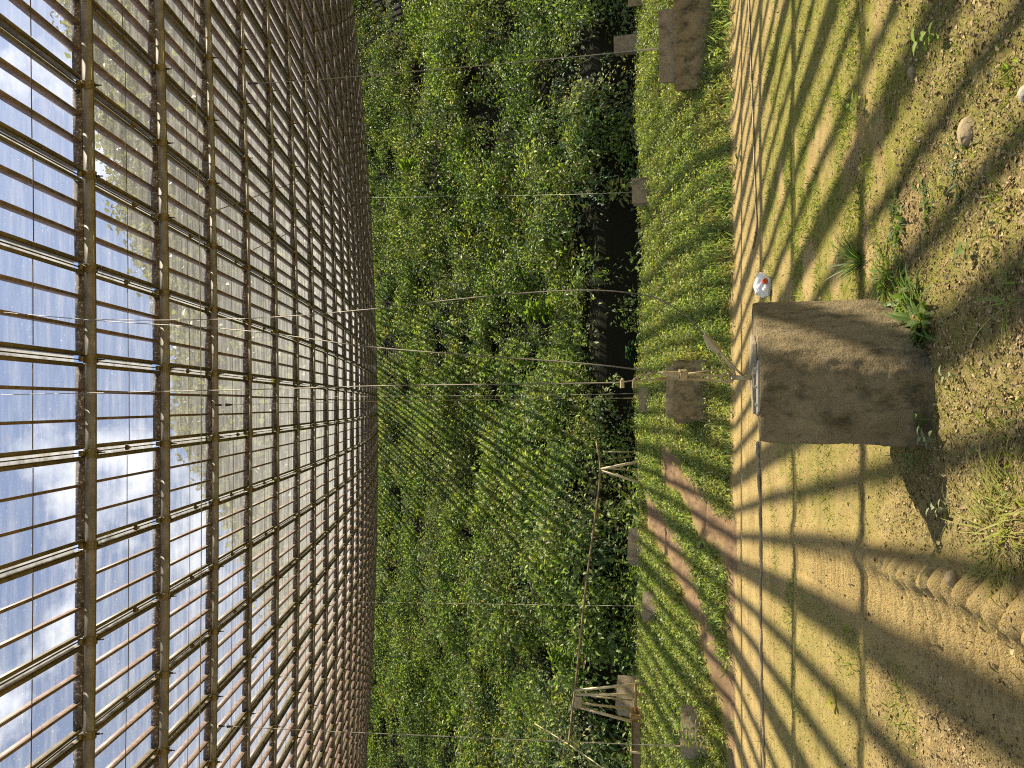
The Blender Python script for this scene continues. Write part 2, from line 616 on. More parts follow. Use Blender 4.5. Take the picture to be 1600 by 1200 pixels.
gx = axis([(-160, -30, 10), (-30, -12, 1.0), (-12, -3.2, 0.06), (-3.2, 3.2, 0.014), (3.2, 12, 0.06), (12, 30, 1.0), (30, 161, 10)])
gy = axis([(-80, -8, 8), (-8, 0.8, 0.4), (0.8, 4.6, 0.012), (4.6, 9.3, 0.022), (9.3, 15.5, 0.045), (15.5, 22.8, 0.4), (22.8, 24, 0.06), (24, 50, 0.3), (50, 96, 2.0)])
X, Y = np.meshgrid(gx, gy)
Z = height(X, Y)
nx, ny = len(gx), len(gy)
ii = (np.arange(ny - 1)[:, None] * nx + np.arange(nx - 1)[None]).ravel()
FF = np.stack([ii, ii + 1, ii + nx + 1, ii + nx], 1)
xf, yf = X.ravel(), Y.ravel()


def grass_mask(x, y):
    n = fbm(x, y, 1.1, 61, 4)
    n2 = fbm(x, y, 0.35, 63, 3)
    mid = sstep(0.33, 0.52, 0.5 * n + 0.5 * n2)
    far = 1 - sstep(5.6, 7.2, y + 1.2 * (n - 0.5))         # bare strip in front of the bank
    right = sstep(-0.8, 0.6, x)
    g = mid * far * (0.45 + 0.55 * right) + 0.25 * right * mid * (1 - sstep(7.4, 8.6, y))
    d = np.asarray(x) - track_x(y)
    g = g * (0.58 + 0.42 * sstep(2.3, 3.5, y + 1.6 * (n2 - 0.5)))
    g = g * (1 - (sstep(-0.36, -0.3, d) * (1 - sstep(0.03, 0.1, d))) * (1 - sstep(4.6, 6, y)))
    bank = sstep(9.45, 9.9, y + 0.5 * (n2 - 0.5))
    return np.clip(np.maximum(g, bank), 0, 1)


EM = earth_mask(xf, yf)
GM = grass_mask(xf, yf)
n_l = fbm(xf, yf, 0.5, 71, 4)
LM = (1 - sstep(2.3, 3.6, yf + (n_l - 0.5) * 1.6))
d_ = xf - track_x(yf)
LM = LM * (1 - (sstep(-0.42, -0.3, d_) * (1 - sstep(0.05, 0.14, d_))) * 0.9)
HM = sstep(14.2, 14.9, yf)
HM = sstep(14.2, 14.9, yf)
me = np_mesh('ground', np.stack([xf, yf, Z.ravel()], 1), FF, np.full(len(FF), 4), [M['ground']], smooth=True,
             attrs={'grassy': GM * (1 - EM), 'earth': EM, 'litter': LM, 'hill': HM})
tag(new_obj('ground', me), kind='structure')

# ------------------------------------------------------------------ far hill and its woods, seen through the dish
hx = np.linspace(-170, 170, 120)
hy = axis([(94, 150, 2.0), (150, 200, 8)])
HX, HY = np.meshgrid(hx, hy)


def crest_tan(s):
    # tangent of the skyline elevation over x / y
    return np.interp(s, [-1.2, -0.55, -0.42, -0.30, -0.2, -0.05, 0.08, 0.2, 0.35, 0.55, 1.2],
                     [0.50, 0.53, 0.57, 0.61, 0.69, 0.79, 0.80, 0.86, 0.92, 1.0, 1.05])


def far_height(x, y):
    s = np.asarray(x) / 140.0
    zc = crest_tan(s) * 140 - 9
    z0 = 43 + np.clip(np.asarray(x) ** 2 / 600, 0, 30) * 0.7
    t = sstep(92, 142, y)
    z = z0 + (zc - z0) * t - sstep(150, 200, y) * 20
    return z + (fbm(x, y, 14, 81, 3) - 0.5) * 6 * t


HZ = far_height(HX, HY)
ii = (np.arange(len(hy) - 1)[:, None] * len(hx) + np.arange(len(hx) - 1)[None]).ravel()
FF = np.stack([ii, ii + 1, ii + len(hx) + 1, ii + len(hx)], 1)
hillm = simple_mat('far hill soil', (0.04, 0.045, 0.02), (0.08, 0.08, 0.035), 0.3, 0.95)
tag(new_obj('hill', np_mesh('hill', np.stack([HX.ravel(), HY.ravel(), HZ.ravel()], 1), FF, np.full(len(FF), 4), [hillm], smooth=True)), kind='structure')


def leaves_mesh(name, P, D, Nn, ln, wd, tint, material, fold=0.25):
    """one folded four-cornered leaf for each row: base P, direction D, face normal Nn"""
    D = D / np.linalg.norm(D, axis=1, keepdims=True)
    S = np.cross(D, Nn)
    S = S / (np.linalg.norm(S, axis=1, keepdims=True) + 1e-9)
    Nr = np.cross(S, D)
    ln = ln[:, None]
    wd = wd[:, None]
    v0 = P
    v1 = P + D * ln * 0.42 + S * wd * 0.5 + Nr * wd * fold
    v2 = P + D * ln - Nr * ln * 0.12
    v3 = P + D * ln * 0.42 - S * wd * 0.5 + Nr * wd * fold
    n = len(P)
    V = np.stack([v0, v1, v2, v3], 1).reshape(-1, 3)
    k = np.arange(n)[:, None] * 4
    Fc = np.concatenate([k + 0, k + 1, k + 2, k + 0, k + 2, k + 3], 1).reshape(-1, 3)
    C = np.ones((n, 4, 4), np.float32)
    C[:, :, :3] = tint[:, None, :]
    return np_mesh(name, V, Fc, np.full(2 * n, 3), [material], colors=C.reshape(-1, 4))


def rand_unit(n):
    v = RNG.normal(size=(n, 3))
    return v / np.linalg.norm(v, axis=1, keepdims=True)


# tree crowns of the far wood
nt_ = 2600
tx = RNG.uniform(-150, 150, nt_)
ty = RNG.uniform(98, 146, nt_)
tz = far_height(tx, ty)
trr = RNG.uniform(3.0, 6.5, nt_)
per = 60
cen = np.repeat(np.stack([tx, ty, tz + trr * 0.9], 1), per, 0)
rr_ = np.repeat(trr, per)
u = rand_unit(nt_ * per)
P = cen + u * (rr_ * RNG.uniform(0.45, 1.05, nt_ * per))[:, None] * np.array([1, 1, 1.0])
base_c = np.array([0.125, 0.120, 0.040])
tc = np.repeat(base_c[None] * RNG.uniform(0.7, 1.5, (nt_, 1)) * np.array([1, 1, 1]), per, 0) * RNG.uniform(0.8, 1.25, (nt_ * per, 1))
me = leaves_mesh('far_woods', P, rand_unit(nt_ * per), u + 0.5 * rand_unit(nt_ * per), RNG.uniform(0.9, 2.0, nt_ * per), RNG.uniform(0.7, 1.4, nt_ * per), tc, M['grassm'])
tag(new_obj('far_woods', me), 'hazy olive trees on the hilltop seen through the perforated dish', 'woods', kind='stuff')

# ------------------------------------------------------------------ the dish
PB = 1.9
K0, K1 = -6, 30
bk = {k: PB * (4.42 + k) for k in range(K0, K1 + 1)}
PW = 1.025
A0 = 0.566                    # across position of one joint
HALF = PW / 2 - 0.05

root = empty('radio_dish', tuple(dish(0, 8, 0)))
root['label'] = 'huge curved dish of perforated metal panels on purlins, overhead across the clearing'
root['category'] = 'radio dish'
RO = np.array(root.location)


def dish_part(name, boxes, material, parent, uvsheet=False):
    V, Fc = dish_boxes(boxes)
    me = np_mesh(name, V - RO, Fc, np.full(len(Fc), 4), [material])
    return new_obj(name, me, parent)


def sheet_arrays(ac, b0, b1):
    V, F_, UV = [], [], []
    nb = 3
    bs = np.linspace(b0, b1, nb + 1)
    for i, b in enumerate(bs):
        V += [(ac - HALF, b), (ac + HALF, b)]
    for i in range(nb):
        q = (2 * i, 2 * i + 1, 2 * i + 3, 2 * i + 2)
        F_.append(q)
        UV += [(V[k][0], V[k][1]) for k in q]
    V = np.array(V)
    return dish(V[:, 0], V[:, 1], 0.0), np.array(F_), np.array(UV)


def panel_boxes(ac, b0, b1):
    jr = random.Random(int(ac * 1000) * 7919 + int(b0 * 1000))
    b0 = b0 + jr.uniform(-0.008, 0.008)
    b1 = b1 + jr.uniform(-0.008, 0.008)
    edges = []
    for s in (-1, 1):
        e = ac + s * HALF
        edges.append([(e - 0.004 if s > 0 else e - 0.0, e + 0.0 if s > 0 else e + 0.004, b0, b1, 0.003, 0.10),
                      (min(e, e - s * 0.036), max(e, e - s * 0.036), b0, b1, 0.1005, 0.106),
                      (min(e, e + s * 0.012), max(e, e + s * 0.012), b0, b1, 0.085, 0.089)])
    ribs = []
    for s in (-1, 1):
        c = ac + s * 0.158 + jr.uniform(-0.012, 0.012)
        ribs.append([(c - 0.004, c + 0.004, b0 + 0.01, b1 - 0.01, 0.003, 0.10), (c - 0.004, c + 0.028, b0 + 0.01, b1 - 0.01, 0.1005, 0.105)])
    fl = [[(ac - HALF + 0.005, ac + HALF - 0.005, b0, b0 + 0.006, 0.003, 0.1)], [(ac - HALF + 0.005, ac + HALF - 0.005, b1 - 0.006, b1, 0.003, 0.1)]]
    mid = 0.5 * (b0 + b1) + jr.uniform(-0.03, 0.03)
    strap = [(ac - HALF + 0.04, ac + HALF - 0.04, mid - 0.006, mid + 0.006, 0.1065, 0.111)]
    return edges, ribs, fl, strap


panels = []
for k in range(K0, K1):
    b0, b1 = bk[k] + 0.03, bk[k + 1] - 0.03
    bm = 0.5 * (b0 + b1)
    w = max(0.5 * bm, 3.5)
    lo, hi = -(w + 4.0), w + 8.0
    for j in range(int((lo - A0) / PW) - 1, int((hi - A0) / PW) + 2):
        ac = A0 + (j + 0.5) * PW
        c = dish(ac, bm, 0.0)
        r = c - E
        z = float(np.dot(r, Fv))
        vis = False
        if z > 1:
            px = 800 - FPX * float(np.dot(r, Uv)) / z
            py = 600 - FPX * float(np.dot(r, Rv)) / z
            vis = -60 < px < 620 and -30 < py < 1230
        panels.append((0 if vis else 1, z, ac, b0, b1, k, j))
panels.sort()
near = panels[:100]
rest = panels[100:]
for _, z, ac, b0, b1, k, j in near:
    pr = empty('panel')
    pr.parent = root
    V, Fc, UV = sheet_arrays(ac, b0, b1)
    new_obj('perforated_sheet', np_mesh('perforated_sheet', V - RO, Fc, np.full(len(Fc), 4), [M['sheet']], uv=UV), pr)
    eg, rb, fl, sp = panel_boxes(ac, b0, b1)
    for q in eg:
        dish_part('edge_channel', q, M['channel'], pr)
    for q in rb:
        dish_part('rib', q, M['rib'], pr)
    for q in fl:
        dish_part('end_flange', q, M['flange'], pr)
    dish_part('strap', sp, M['strap'], pr)
VV, FFc, MI, UU = [], [], [], []
off = 0
for _, z, ac, b0, b1, k, j in rest:
    V, Fc, UV = sheet_arrays(ac, b0, b1)
    VV.append(V)
    FFc.append(Fc + off)
    MI += [0] * len(Fc)
    UU.append(UV)
    off += len(V)
    eg, rb, fl, sp = panel_boxes(ac, b0, b1)
    bx = eg[0] + eg[1] + rb[0] + rb[1] + fl[0] + fl[1] + sp
    mi = [1] * 6 + [2] * 4 + [3] * 2 + [4]
    V, Fc = dish_boxes(bx)
    VV.append(V)
    FFc.append(Fc + off)
    MI += list(np.repeat(mi, 6))
    UU.append(np.zeros((len(Fc) * 4, 2)))
    off += len(V)
FA = np.concatenate(FFc)
me = np_mesh('panel_field', np.concatenate(VV) - RO, FA, np.full(len(FA), 4), [M['sheet'], M['channel'], M['rib'], M['flange'], M['strap']], mat_idx=MI, uv=np.concatenate(UU))
o = new_obj('panel_field', me, root)
o['kind'] = 'stuff'
# the farther bowl, up to the rim, seen only from inside through the near panels
bs = np.linspace(bk[K1] + 0.03, 92, 14)
as_ = np.linspace(-75, 75, 40)
AA, BB = np.meshgrid(as_, bs)
V = dish(AA.ravel(), BB.ravel(), 0.0)
ii = (np.arange(len(bs) - 1)[:, None] * len(as_) + np.arange(len(as_) - 1)[None]).ravel()
Fc = np.stack([ii, ii + 1, ii + len(as_) + 1, ii + len(as_)], 1)
uvv = np.stack([AA.ravel(), BB.ravel()], 1)[Fc].reshape(-1, 2)
new_obj('far_bowl', np_mesh('far_bowl', V - RO, Fc, np.full(len(Fc), 4), [M['sheet']], uv=uvv), root)

PGB = 0.146


def low(k):
    return 0.0 if 0 <= k < 2 else (0.020 if k == 2 else 0.205 - PGB)


# purlins: one long bent channel for each row, its rungs follow the bowl
for k in range(K0, K1 + 1):
    b = bk[k]
    w = max(0.5 * b, 3.5)
    bx = []
    aa = np.arange(-(w + 5), w + 9, 1.025)
    # the first rows hang on deep channels, the farther ones on slim tubes
    wdt, gb = (0.022, 0.205) if 0 <= k < 2 else ((0.020, 0.185) if k == 2 else (0.013, PGB))
    for a in aa:
        bx.append((a, a + 1.0249, b - wdt, b - wdt + 0.006, 0.108, gb))
        bx.append((a, a + 1.0249, b - wdt, b + wdt, gb + 0.0005, gb + 0.006))
        bx.append((a, a + 1.0249, b - wdt, b + wdt, 0.1015, 0.1075))
    dish_part('purlin', bx, M['purlin'], root)

# joints: clamps, open gap with a strip, tie rod and adjuster knob
cl = []
for k in range(K0, K1 + 1):
    w = max(0.5 * bk[k], 3.5)
    for j in range(int((-w - 3 - A0) / PW), int((w + 5 - A0) / PW) + 1):
        a = A0 + j * PW
        c = dish(a, bk[k], 0.0)
        r = c - E
        z = float(np.dot(r, Fv))
        px = py = -999
        if z > 1:
            px = 800 - FPX * float(np.dot(r, Uv)) / z
            py = 600 - FPX * float(np.dot(r, Rv)) / z
        vis = -40 < px < 600 and -20 < py < 1220
        cl.append((0 if vis else 1, z, a, bk[k], k, j))
cl.sort()


def clamp_boxes(a, b, k, j):
    r = random.Random(k * 131 + j)
    s = r.uniform(-0.01, 0.01)
    return [(a - 0.045 + s, a + 0.045 + s, b - 0.034, b - 0.024, 0.09, 0.225 - low(k)), (a - 0.045 + s, a + 0.045 + s, b - 0.034, b + 0.034, 0.2115 - low(k), 0.222 - low(k)),
            (a - 0.03 + s, a + 0.03 + s, b - 0.075, b - 0.0345, 0.06, 0.10), (a - 0.02 + s, a + 0.02 + s, b + 0.025, b + 0.055, 0.108, 0.145)]


def pin_boxes(a, b, k):
    h = low(k)
    return [(a - 0.010, a + 0.010, b + 0.005, b + 0.025, 0.2225 - h, 0.262 - h), (a - 0.006, a + 0.006, b + 0.009, b + 0.02, 0.2625 - h, 0.30 - h)]


for i, (v, z, a, b, k, j) in enumerate(cl[:100]):
    c = dish_part('clamp', clamp_boxes(a, b, k, j), M['clamp'], root)
    dish_part('pin', pin_boxes(a, b, k), M['pin'], c)
bx, mi = [], []
for v, z, a, b, k, j in cl[100:]:
    q = clamp_boxes(a, b, k, j)
    p = pin_boxes(a, b, k)
    bx += q + p
    mi += [0] * len(q) + [1] * len(p)
V, Fc = dish_boxes(bx)
o = new_obj('distant_clamps', np_mesh('distant_clamps', V - RO, Fc, np.full(len(Fc), 4), [M['clamp'], M['pin']], mat_idx=np.repeat(mi, 6)), root)
o['kind'] = 'stuff'


def gap_boxes(a, b, k, j):
    r = random.Random(k * 977 + j * 13)
    return [(a - 0.0495, a + 0.0495, b + 0.10, b + PB - 0.09, 0.02, 0.022)], [(a - 0.006, a + 0.006, b + 0.03, b + PB - 0.03, 0.055, 0.067)], r.uniform(0.55, 0.75)


gaps = [q for q in cl]
for i, (v, z, a, b, k, j) in enumerate(gaps[:100]):
    s, rod, kp = gap_boxes(a, b, k, j)
    so = dish_part('joint_strip', s, M['strip'], root)
    dish_part('tie_rod', rod, M['strap'], so)
nk = 0
for v, z, a, b, k, j in gaps[:100]:
    r = random.Random(k * 31 + j * 7)
    if r.random() < 0.62 and z < 16:
        kb = b + PB * r.uniform(0.50, 0.72)
        c = dish(a, kb, 0.085)
        mb = MB()
        mb.tube([dish(a, kb, 0.05) - RO, dish(a, kb, 0.075) - RO], 0.034, 8)
        mb.tube([dish(a, kb, 0.075) - RO, dish(a, kb, 0.105) - RO], [0.022, 0.014], 8)
        mb.build('adjuster_knob', M['clamp'], root)
bx, mi = [], []
for v, z, a, b, k, j in gaps[100:]:
    s, rod, kp = gap_boxes(a, b, k, j)
    bx += s + rod
    mi += [0, 1]
V, Fc = dish_boxes(bx)
o = new_obj('distant_joint_strips', np_mesh('distant_joint_strips', V - RO, Fc, np.full(len(Fc), 4), [M['strip'], M['strap']], mat_idx=np.repeat(mi, 6)), root)
o['kind'] = 'stuff'

# ------------------------------------------------------------------ wires
def spline(pts, n=60):
    P = np.array(pts, float)
    P = np.vstack([2 * P[0] - P[1], P, 2 * P[-1] - P[-2]])
    out = []
    m = len(P) - 3
    for i in range(m):
        for t in np.linspace(0, 1, max(2, n // m), endpoint=(i == m - 1)):
            a, b, c, d = P[i], P[i + 1], P[i + 2], P[i + 3]
            out.append(0.5 * ((2 * b) + (-a + c) * t + (2 * a - 5 * b + 4 * c - d) * t * t + (-a + 3 * b - 3 * c + d) * t ** 3))
    return out


def wire(name, pts, r, label, cat, m='cable', parent=None, group=None):
    mb = MB()
    mb.tube(pts, r, 6)
    c0 = np.asarray(pts[0], float)
    o = mb.build(name, M[m], parent, smooth=True, origin=c0)
    if parent is None:
        tag(o, label, cat, group)
    return o


# lateral wire slung under the panels
q = [dish(a, 4.42 * PB + 1.55 * PB + 0.0, 0.24) - RO for a in np.linspace(-14, 18, 60)]
mb = MB()
mb.tube(q, 0.007, 5)
mb.build('stay_wire', M['cable_thin'], root)

# ------------------------------------------------------------------ the near anchor block
gz = float(base_height(0, 2.8))
foot = [(0.327, 3.18), (0.292, 3.085), (0.19, 2.83), (0.137, 2.705), (0.112, 2.655), (0.080, 2.618), (0.040, 2.592), (-0.005, 2.578), (-0.055, 2.578), (-0.11, 2.588), (-0.197, 2.612), (0.04, 3.20), (0.28, 3.26)]
foot = foot[::-1]
TOP = 0.664
blk = empty('concrete_anchor_block', (0.08, 2.85, gz))
tag(blk, 'tall brown concrete block with a steel plate on top, close in front of the camera', 'anchor block')
BO = np.array(blk.location)


def in_block(x, y):
    # inside the slanted footprint of the near block
    v = (np.asarray(y) - 2.57) / 0.62
    return (v > 0) & (v < 1.1) & (x > -0.2 + 0.235 * v) & (x < 0.06 + 0.26 * v)


def prism_fine(poly, z0, z1, nz, scale_top, disp, seed):
    """prism with a fine skin so its faces can be roughened a little"""
    pts = []
    n = len(poly)
    for i in range(n):
        a = np.array(poly[i])
        b = np.array(poly[(i + 1) % n])
        m = max(1, int(np.linalg.norm(b - a) / (0.009 if nz > 20 else 0.03)))
        for t in range(m):
            pts.append(a + (b - a) * t / m)
    pts = np.array(pts)
    c = pts.mean(0)
    zs = np.linspace(z0, z1, nz)
    V = []
    for z in zs:
        s = 1 + (scale_top - 1) * (z - z0) / (z1 - z0)
        e = max(0, (z - (z1 - 0.012)) / 0.012) * 0.012
        p = c + (pts - c) * (s - e)
        d = (fbm(pts[:, 0] * 3 + z * 2.1, pts[:, 1] * 3 + z * 1.7, 0.22, seed, 4) - 0.5) * disp
        d = d + (fbm(pts[:, 0] * 5 + z * 3.1, pts[:, 1] * 5 - z * 4.7, 0.06, seed + 5, 3) - 0.5) * disp * 0.45
        rr = (pts - c) / np.linalg.norm(pts - c, axis=1, keepdims=True)
        p = p + rr * d[:, None]
        V += [(q[0], q[1], z) for q in p]
    m = len(pts)
    F_ = []
    for k in range(nz - 1):
        for i in range(m):
            F_.append((k * m + i, k * m + (i + 1) % m, (k + 1) * m + (i + 1) % m, (k + 1) * m + i))
    V += V[-m:]
    F_.append(tuple(nz * m + i for i in range(m)))
    return V, F_


V, F_ = prism_fine(foot, gz - 0.15, TOP, 60, 0.965, 0.020, 5)
mb = MB()
mb.add(V, F_)
mb.v = [tuple(np.array(p) - BO) for p in mb.v]
mb.build('body', M['concrete'], blk, smooth=True)
mb = MB()
pa = np.array([-0.20, 0.98, 0])
pa = pa / np.linalg.norm(pa)
pbv = np.array([pa[1], -pa[0], 0])
pc = np.array([-0.015, 2.66, TOP])
mb.box(pc + np.array([0, 0, 0.004]) - BO, pbv * 0.085, pa * 0.05, [0, 0, 0.004])
for q in (-0.06, 0.0, 0.06):
    mb.tube([pc + pbv * q + np.array([0, 0, 0.008]) - pa * 0.03 - BO, pc + pbv * q + np.array([0, 0, 0.016]) - pa * 0.03 - BO], 0.006, 8)
mb.build('steel_plate', M['plate'], blk, bevel=0.0015)
mb = MB()
qa = np.array([0.35, 0.93, 0])
qa = qa / np.linalg.norm(qa)
qb = np.array([qa[1], -qa[0], 0])
mb.prism([tuple((np.array([0.02, 2.83, 0]) + qb * u_ + qa * v_ - BO)[:2]) for u_, v_ in ((-0.10, -0.10), (0.03, -0.085), (0.12, 0.03), (0.10, 0.20), (-0.07, 0.22))], TOP + 0.001 - BO[2], TOP + 0.017 - BO[2], 0.97)
mb.build('plank', M['wood'], blk, bevel=0.004)

# rigging over the near block
ZS = 1.09
EYE = at(1172, 590, 2.46 * ZS)
RG = empty('rigging', tuple(EYE))
tag(RG, 'yellowish steel turnbuckle and shackles rising from the near concrete block', 'turnbuckle')
RGO = np.array(RG.location)


def P_(ix, iy, z):
    return at(ix, iy, z * ZS) - RGO


mb = MB()
mb.tube([P_(1182, 590, 2.46), P_(1146, 590, 2.46)], 0.0085, 10)
mb.build('eye_bolt', M['fitting'], RG, smooth=True)
mb = MB()
mb.ring(P_(1136, 590, 2.46), Rv, Uv, 0.016, 0.0055, squash=1.3)
mb.tube([P_(1139, 583, 2.455), P_(1139, 598, 2.455)], 0.007, 8)
mb.build('shackle', M['fitting'], RG, smooth=True)
mb = MB()
mb.tube([P_(1131, 586, 2.46), P_(1112, 588, 2.46), P_(1108, 588, 2.46)], 0.0055, 8)
mb.tube([P_(1108, 586, 2.46), P_(1068, 585, 2.46)], 0.0045, 8)
mb.tube([P_(1108, 593, 2.46), P_(1068, 592, 2.46)], 0.0045, 8)
mb.box(P_(1108, 589.5, 2.46), Rv * 0.012, Fv * 0.006, Uv * 0.004)
mb.tube([P_(1138, 596, 2.46), P_(1095, 594, 2.47), P_(1030, 590, 2.47)], 0.0035, 6)
mb.build('turnbuckle', M['fitting'], RG, smooth=False)
mb = MB()
mb.tube([P_(1072, 586, 2.46), P_(1061, 586, 2.46)], 0.021, 10)
mb.tube([P_(1061, 586, 2.46), P_(1036, 583, 2.46), P_(1028, 582, 2.47)], [0.013, 0.008, 0.004], 10)
mb.build('cable_socket', M['fitting'], RG, smooth=False, bevel=0.002)
mb = MB()
mb.tube([P_(1040, 592, 2.47), P_(1018, 594, 2.47), P_(1012, 590, 2.47), P_(1010, 586, 2.47), P_(1014, 583, 2.47), P_(1022, 585, 2.47)], 0.0055, 8)
mb.ring(P_(1004, 590, 2.475), Rv, Uv, 0.012, 0.004, squash=1.6)
mb.build('hook', M['fitting'], RG, smooth=True)
for xx in (991, 972):
    mb = MB()
    mb.ring(P_(xx, 597, 2.48), Fv, Rv, 0.011, 0.0045)
    mb.box(P_(xx, 600, 2.475), Rv * 0.014, Fv * 0.012, Uv * 0.006)
    mb.build('cable_clip', M['fitting'], RG, smooth=False)
# yoke and socket of the slack cable
mb = MB()
mb.tube([P_(1162, 588, 2.46), P_(1151, 578, 2.45), P_(1120, 545, 2.43)], 0.004, 8)
mb.tube([P_(1150, 590, 2.46), P_(1146, 578, 2.46), P_(1118, 541, 2.45)], 0.004, 8)
mb.tube([P_(1138, 582, 2.47), P_(1120, 553, 2.46)], 0.0035, 8)
mb.tube([P_(1136, 575, 2.47), P_(1075, 584, 2.47)], 0.003, 6)
mb.build('yoke', M['fitting'], RG, smooth=True)
mb = MB()
mb.tube([P_(1124, 549, 2.44), P_(1112, 538, 2.44)], [0.014, 0.0185], 10)
mb.tube([P_(1112, 538, 2.44), P_(1100, 523, 2.435)], [0.0185, 0.006], 10)
mb.build('wedge_socket', M['fitting'], RG, smooth=False, bevel=0.0015)


def path(ptsi, z0, end, m=60):
    """picture points from a depth z0 up to a point on the dish: even change of 1/z along the way gives a straight run in space"""
    ze = float(np.dot(end - E, Fv))
    n = len(ptsi)
    L = [0]
    for i in range(1, n):
        L.append(L[-1] + math.hypot(ptsi[i][0] - ptsi[i - 1][0], ptsi[i][1] - ptsi[i - 1][1]))
    out = []
    for (x, y), l in zip(ptsi, L):
        t = l / L[-1]
        iz = (1 - t) / z0 + t / ze
        out.append(at(x, y, 1 / iz))
    return spline(out, m)


e = dish_hit(6, 488, 0.25)
wire('slack_cable', path([(1102, 525), (1075, 496), (1035, 470), (1000, 460), (930, 453.5), (830, 457), (700, 469), (590, 482), (375, 498), (146, 499), (6, 488)], 2.435 * ZS, e), 0.0024,
     'slack bowed wire rope coming out of the wedge socket on the near block', 'cable')
wire('taut_cable', path([(1030, 582), (900, 567), (590, 543), (375, 516), (140, 500), (6, 488)], 2.47 * ZS, e), 0.0027,
     'taut wire rope running from the big cable socket on the near block to the dish', 'cable')
e = dish_hit(2, 617, 0.25)
wire('clipped_cable', path([(1002, 591), (972, 597), (900, 599), (590, 603), (375, 609), (2, 617)], 2.475 * ZS, e), 0.0026,
     'wire rope with two clips rising straight from the hook over the near block', 'cable')

# ------------------------------------------------------------------ other anchor blocks
def block(ix0, ix1, iy0, iy1, depth, label, rot=0.0, cap=None, thick=None, m='concrete2', group=None, sink=0.4, ratio=1.0):
    """concrete block: silhouette between picture columns iy0..iy1, top at ix0, foot at ix1, at a depth"""
    c = at(ix1, 0.5 * (iy0 + iy1), depth)
    top = at(ix0, 0.5 * (iy0 + iy1), depth)
    w = (iy1 - iy0) / FPX * depth
    h = float(top[2] - c[2])
    s = w / (abs(math.cos(rot)) + abs(math.sin(rot)))
    rf = math.hypot(c[0], c[1])
    rot = rot - math.atan2(c[0], c[1])          # turned to look at the road
    rootb = empty('concrete_anchor_block', (c[0] * (1 + s / 2 / rf), c[1] * (1 + s / 2 / rf), c[2]))
    o0 = np.array(rootb.location)
    ca, sa = math.cos(rot), math.sin(rot)
    ux, uy = np.array([ca, sa, 0]), np.array([-sa, ca, 0])

    def poly(half, hd):
        return [tuple((ux * a * half + uy * b * hd)[:2]) for a, b in ((-1, -1), (1, -1), (1, 1), (-1, 1))]
    if cap:
        hc, ws = cap
        V, F_ = prism_fine(poly(s / 2, s / 2 * ratio), -sink, h - hc, 8, 1.0, 0.008, random.randint(1, 99))
        mb = MB()
        mb.add(V, F_)
        mb.build('footing', M['concrete'], rootb)
        V, F_ = prism_fine(poly(s / 2 * ws, s / 2 * ws * ratio), h - hc + 0.001, h, 5, 0.99, 0.006, random.randint(1, 99))
        mb = MB()
        mb.add(V, F_)
        mb.build('upper_tier', M[m], rootb)
    else:
        V, F_ = prism_fine(poly(s / 2, s / 2 * ratio), -sink, h, 8, 0.98, 0.008, random.randint(1, 99))
        mb = MB()
        mb.add(V, F_)
        mb.build('body', M[m], rootb)
    tag(rootb, label, 'anchor block', group)
    return rootb, np.array(top) + np.array([0, s / 2, 0])


GB = 'concrete anchor blocks on the grass bank'
b2, t2 = block(1039, 1099, 562, 666, 9.9, 'wide two tier concrete block standing in grass just behind the near block', 0.12, (0.10, 0.82), group=GB)
b3, t3 = block(997, 1034, 605, 647, 12.9, 'small pale concrete block behind the wide two tier block, tied by two thin wires', 0.1, group=GB)
b4, t4 = block(1027, 1106, -3, 140, 9.8, 'largest two tier concrete block, in the grass near the top edge of the photo', 0.06, (0.20, 0.80), group=GB)
b5, t5 = block(986, 1029, 276, 321, 13.0, 'small square concrete block alone on the grass crest, in line with the jug', 0.15, group=GB)
b6, t6 = block(980, 1008, 826, 886, 14.2, 'low wide concrete block on the crest beside the small pipe trestle', 0.2, group=GB)
b7, t7 = block(1002, 1044, 928, 974, 12.4, 'small square concrete block between the two pipe trestles, next to a red earth strip', 0.5, group=GB)
b8, t8 = block(961, 1012, 1060, 1122, 14.6, 'tall concrete block standing right behind the big pipe trestle', 0.35, group=GB)
b9, t9 = block(1063, 1112, 1108, 1188, 9.9, 'grey concrete block half hidden by two leafy shrubs at the bottom edge of the photo', 0.3, group=GB)
b10, t10 = block(958, 992, 54, 84, 22.0, 'dark small concrete block buried in the undergrowth behind the largest block', 0.2, group=GB)
b11, t11 = block(979, 1026, -46, 3, 13.2, 'cut off concrete block on the grass crest at the top edge of the photo', 0.0, group=GB)
p = at(752, 903, 19.4)
b12, t12 = block(744, 776, 895, 912, 33.0, 'tiny pale concrete block among the leaves beside the overgrown pipe', 0.3, group=GB)

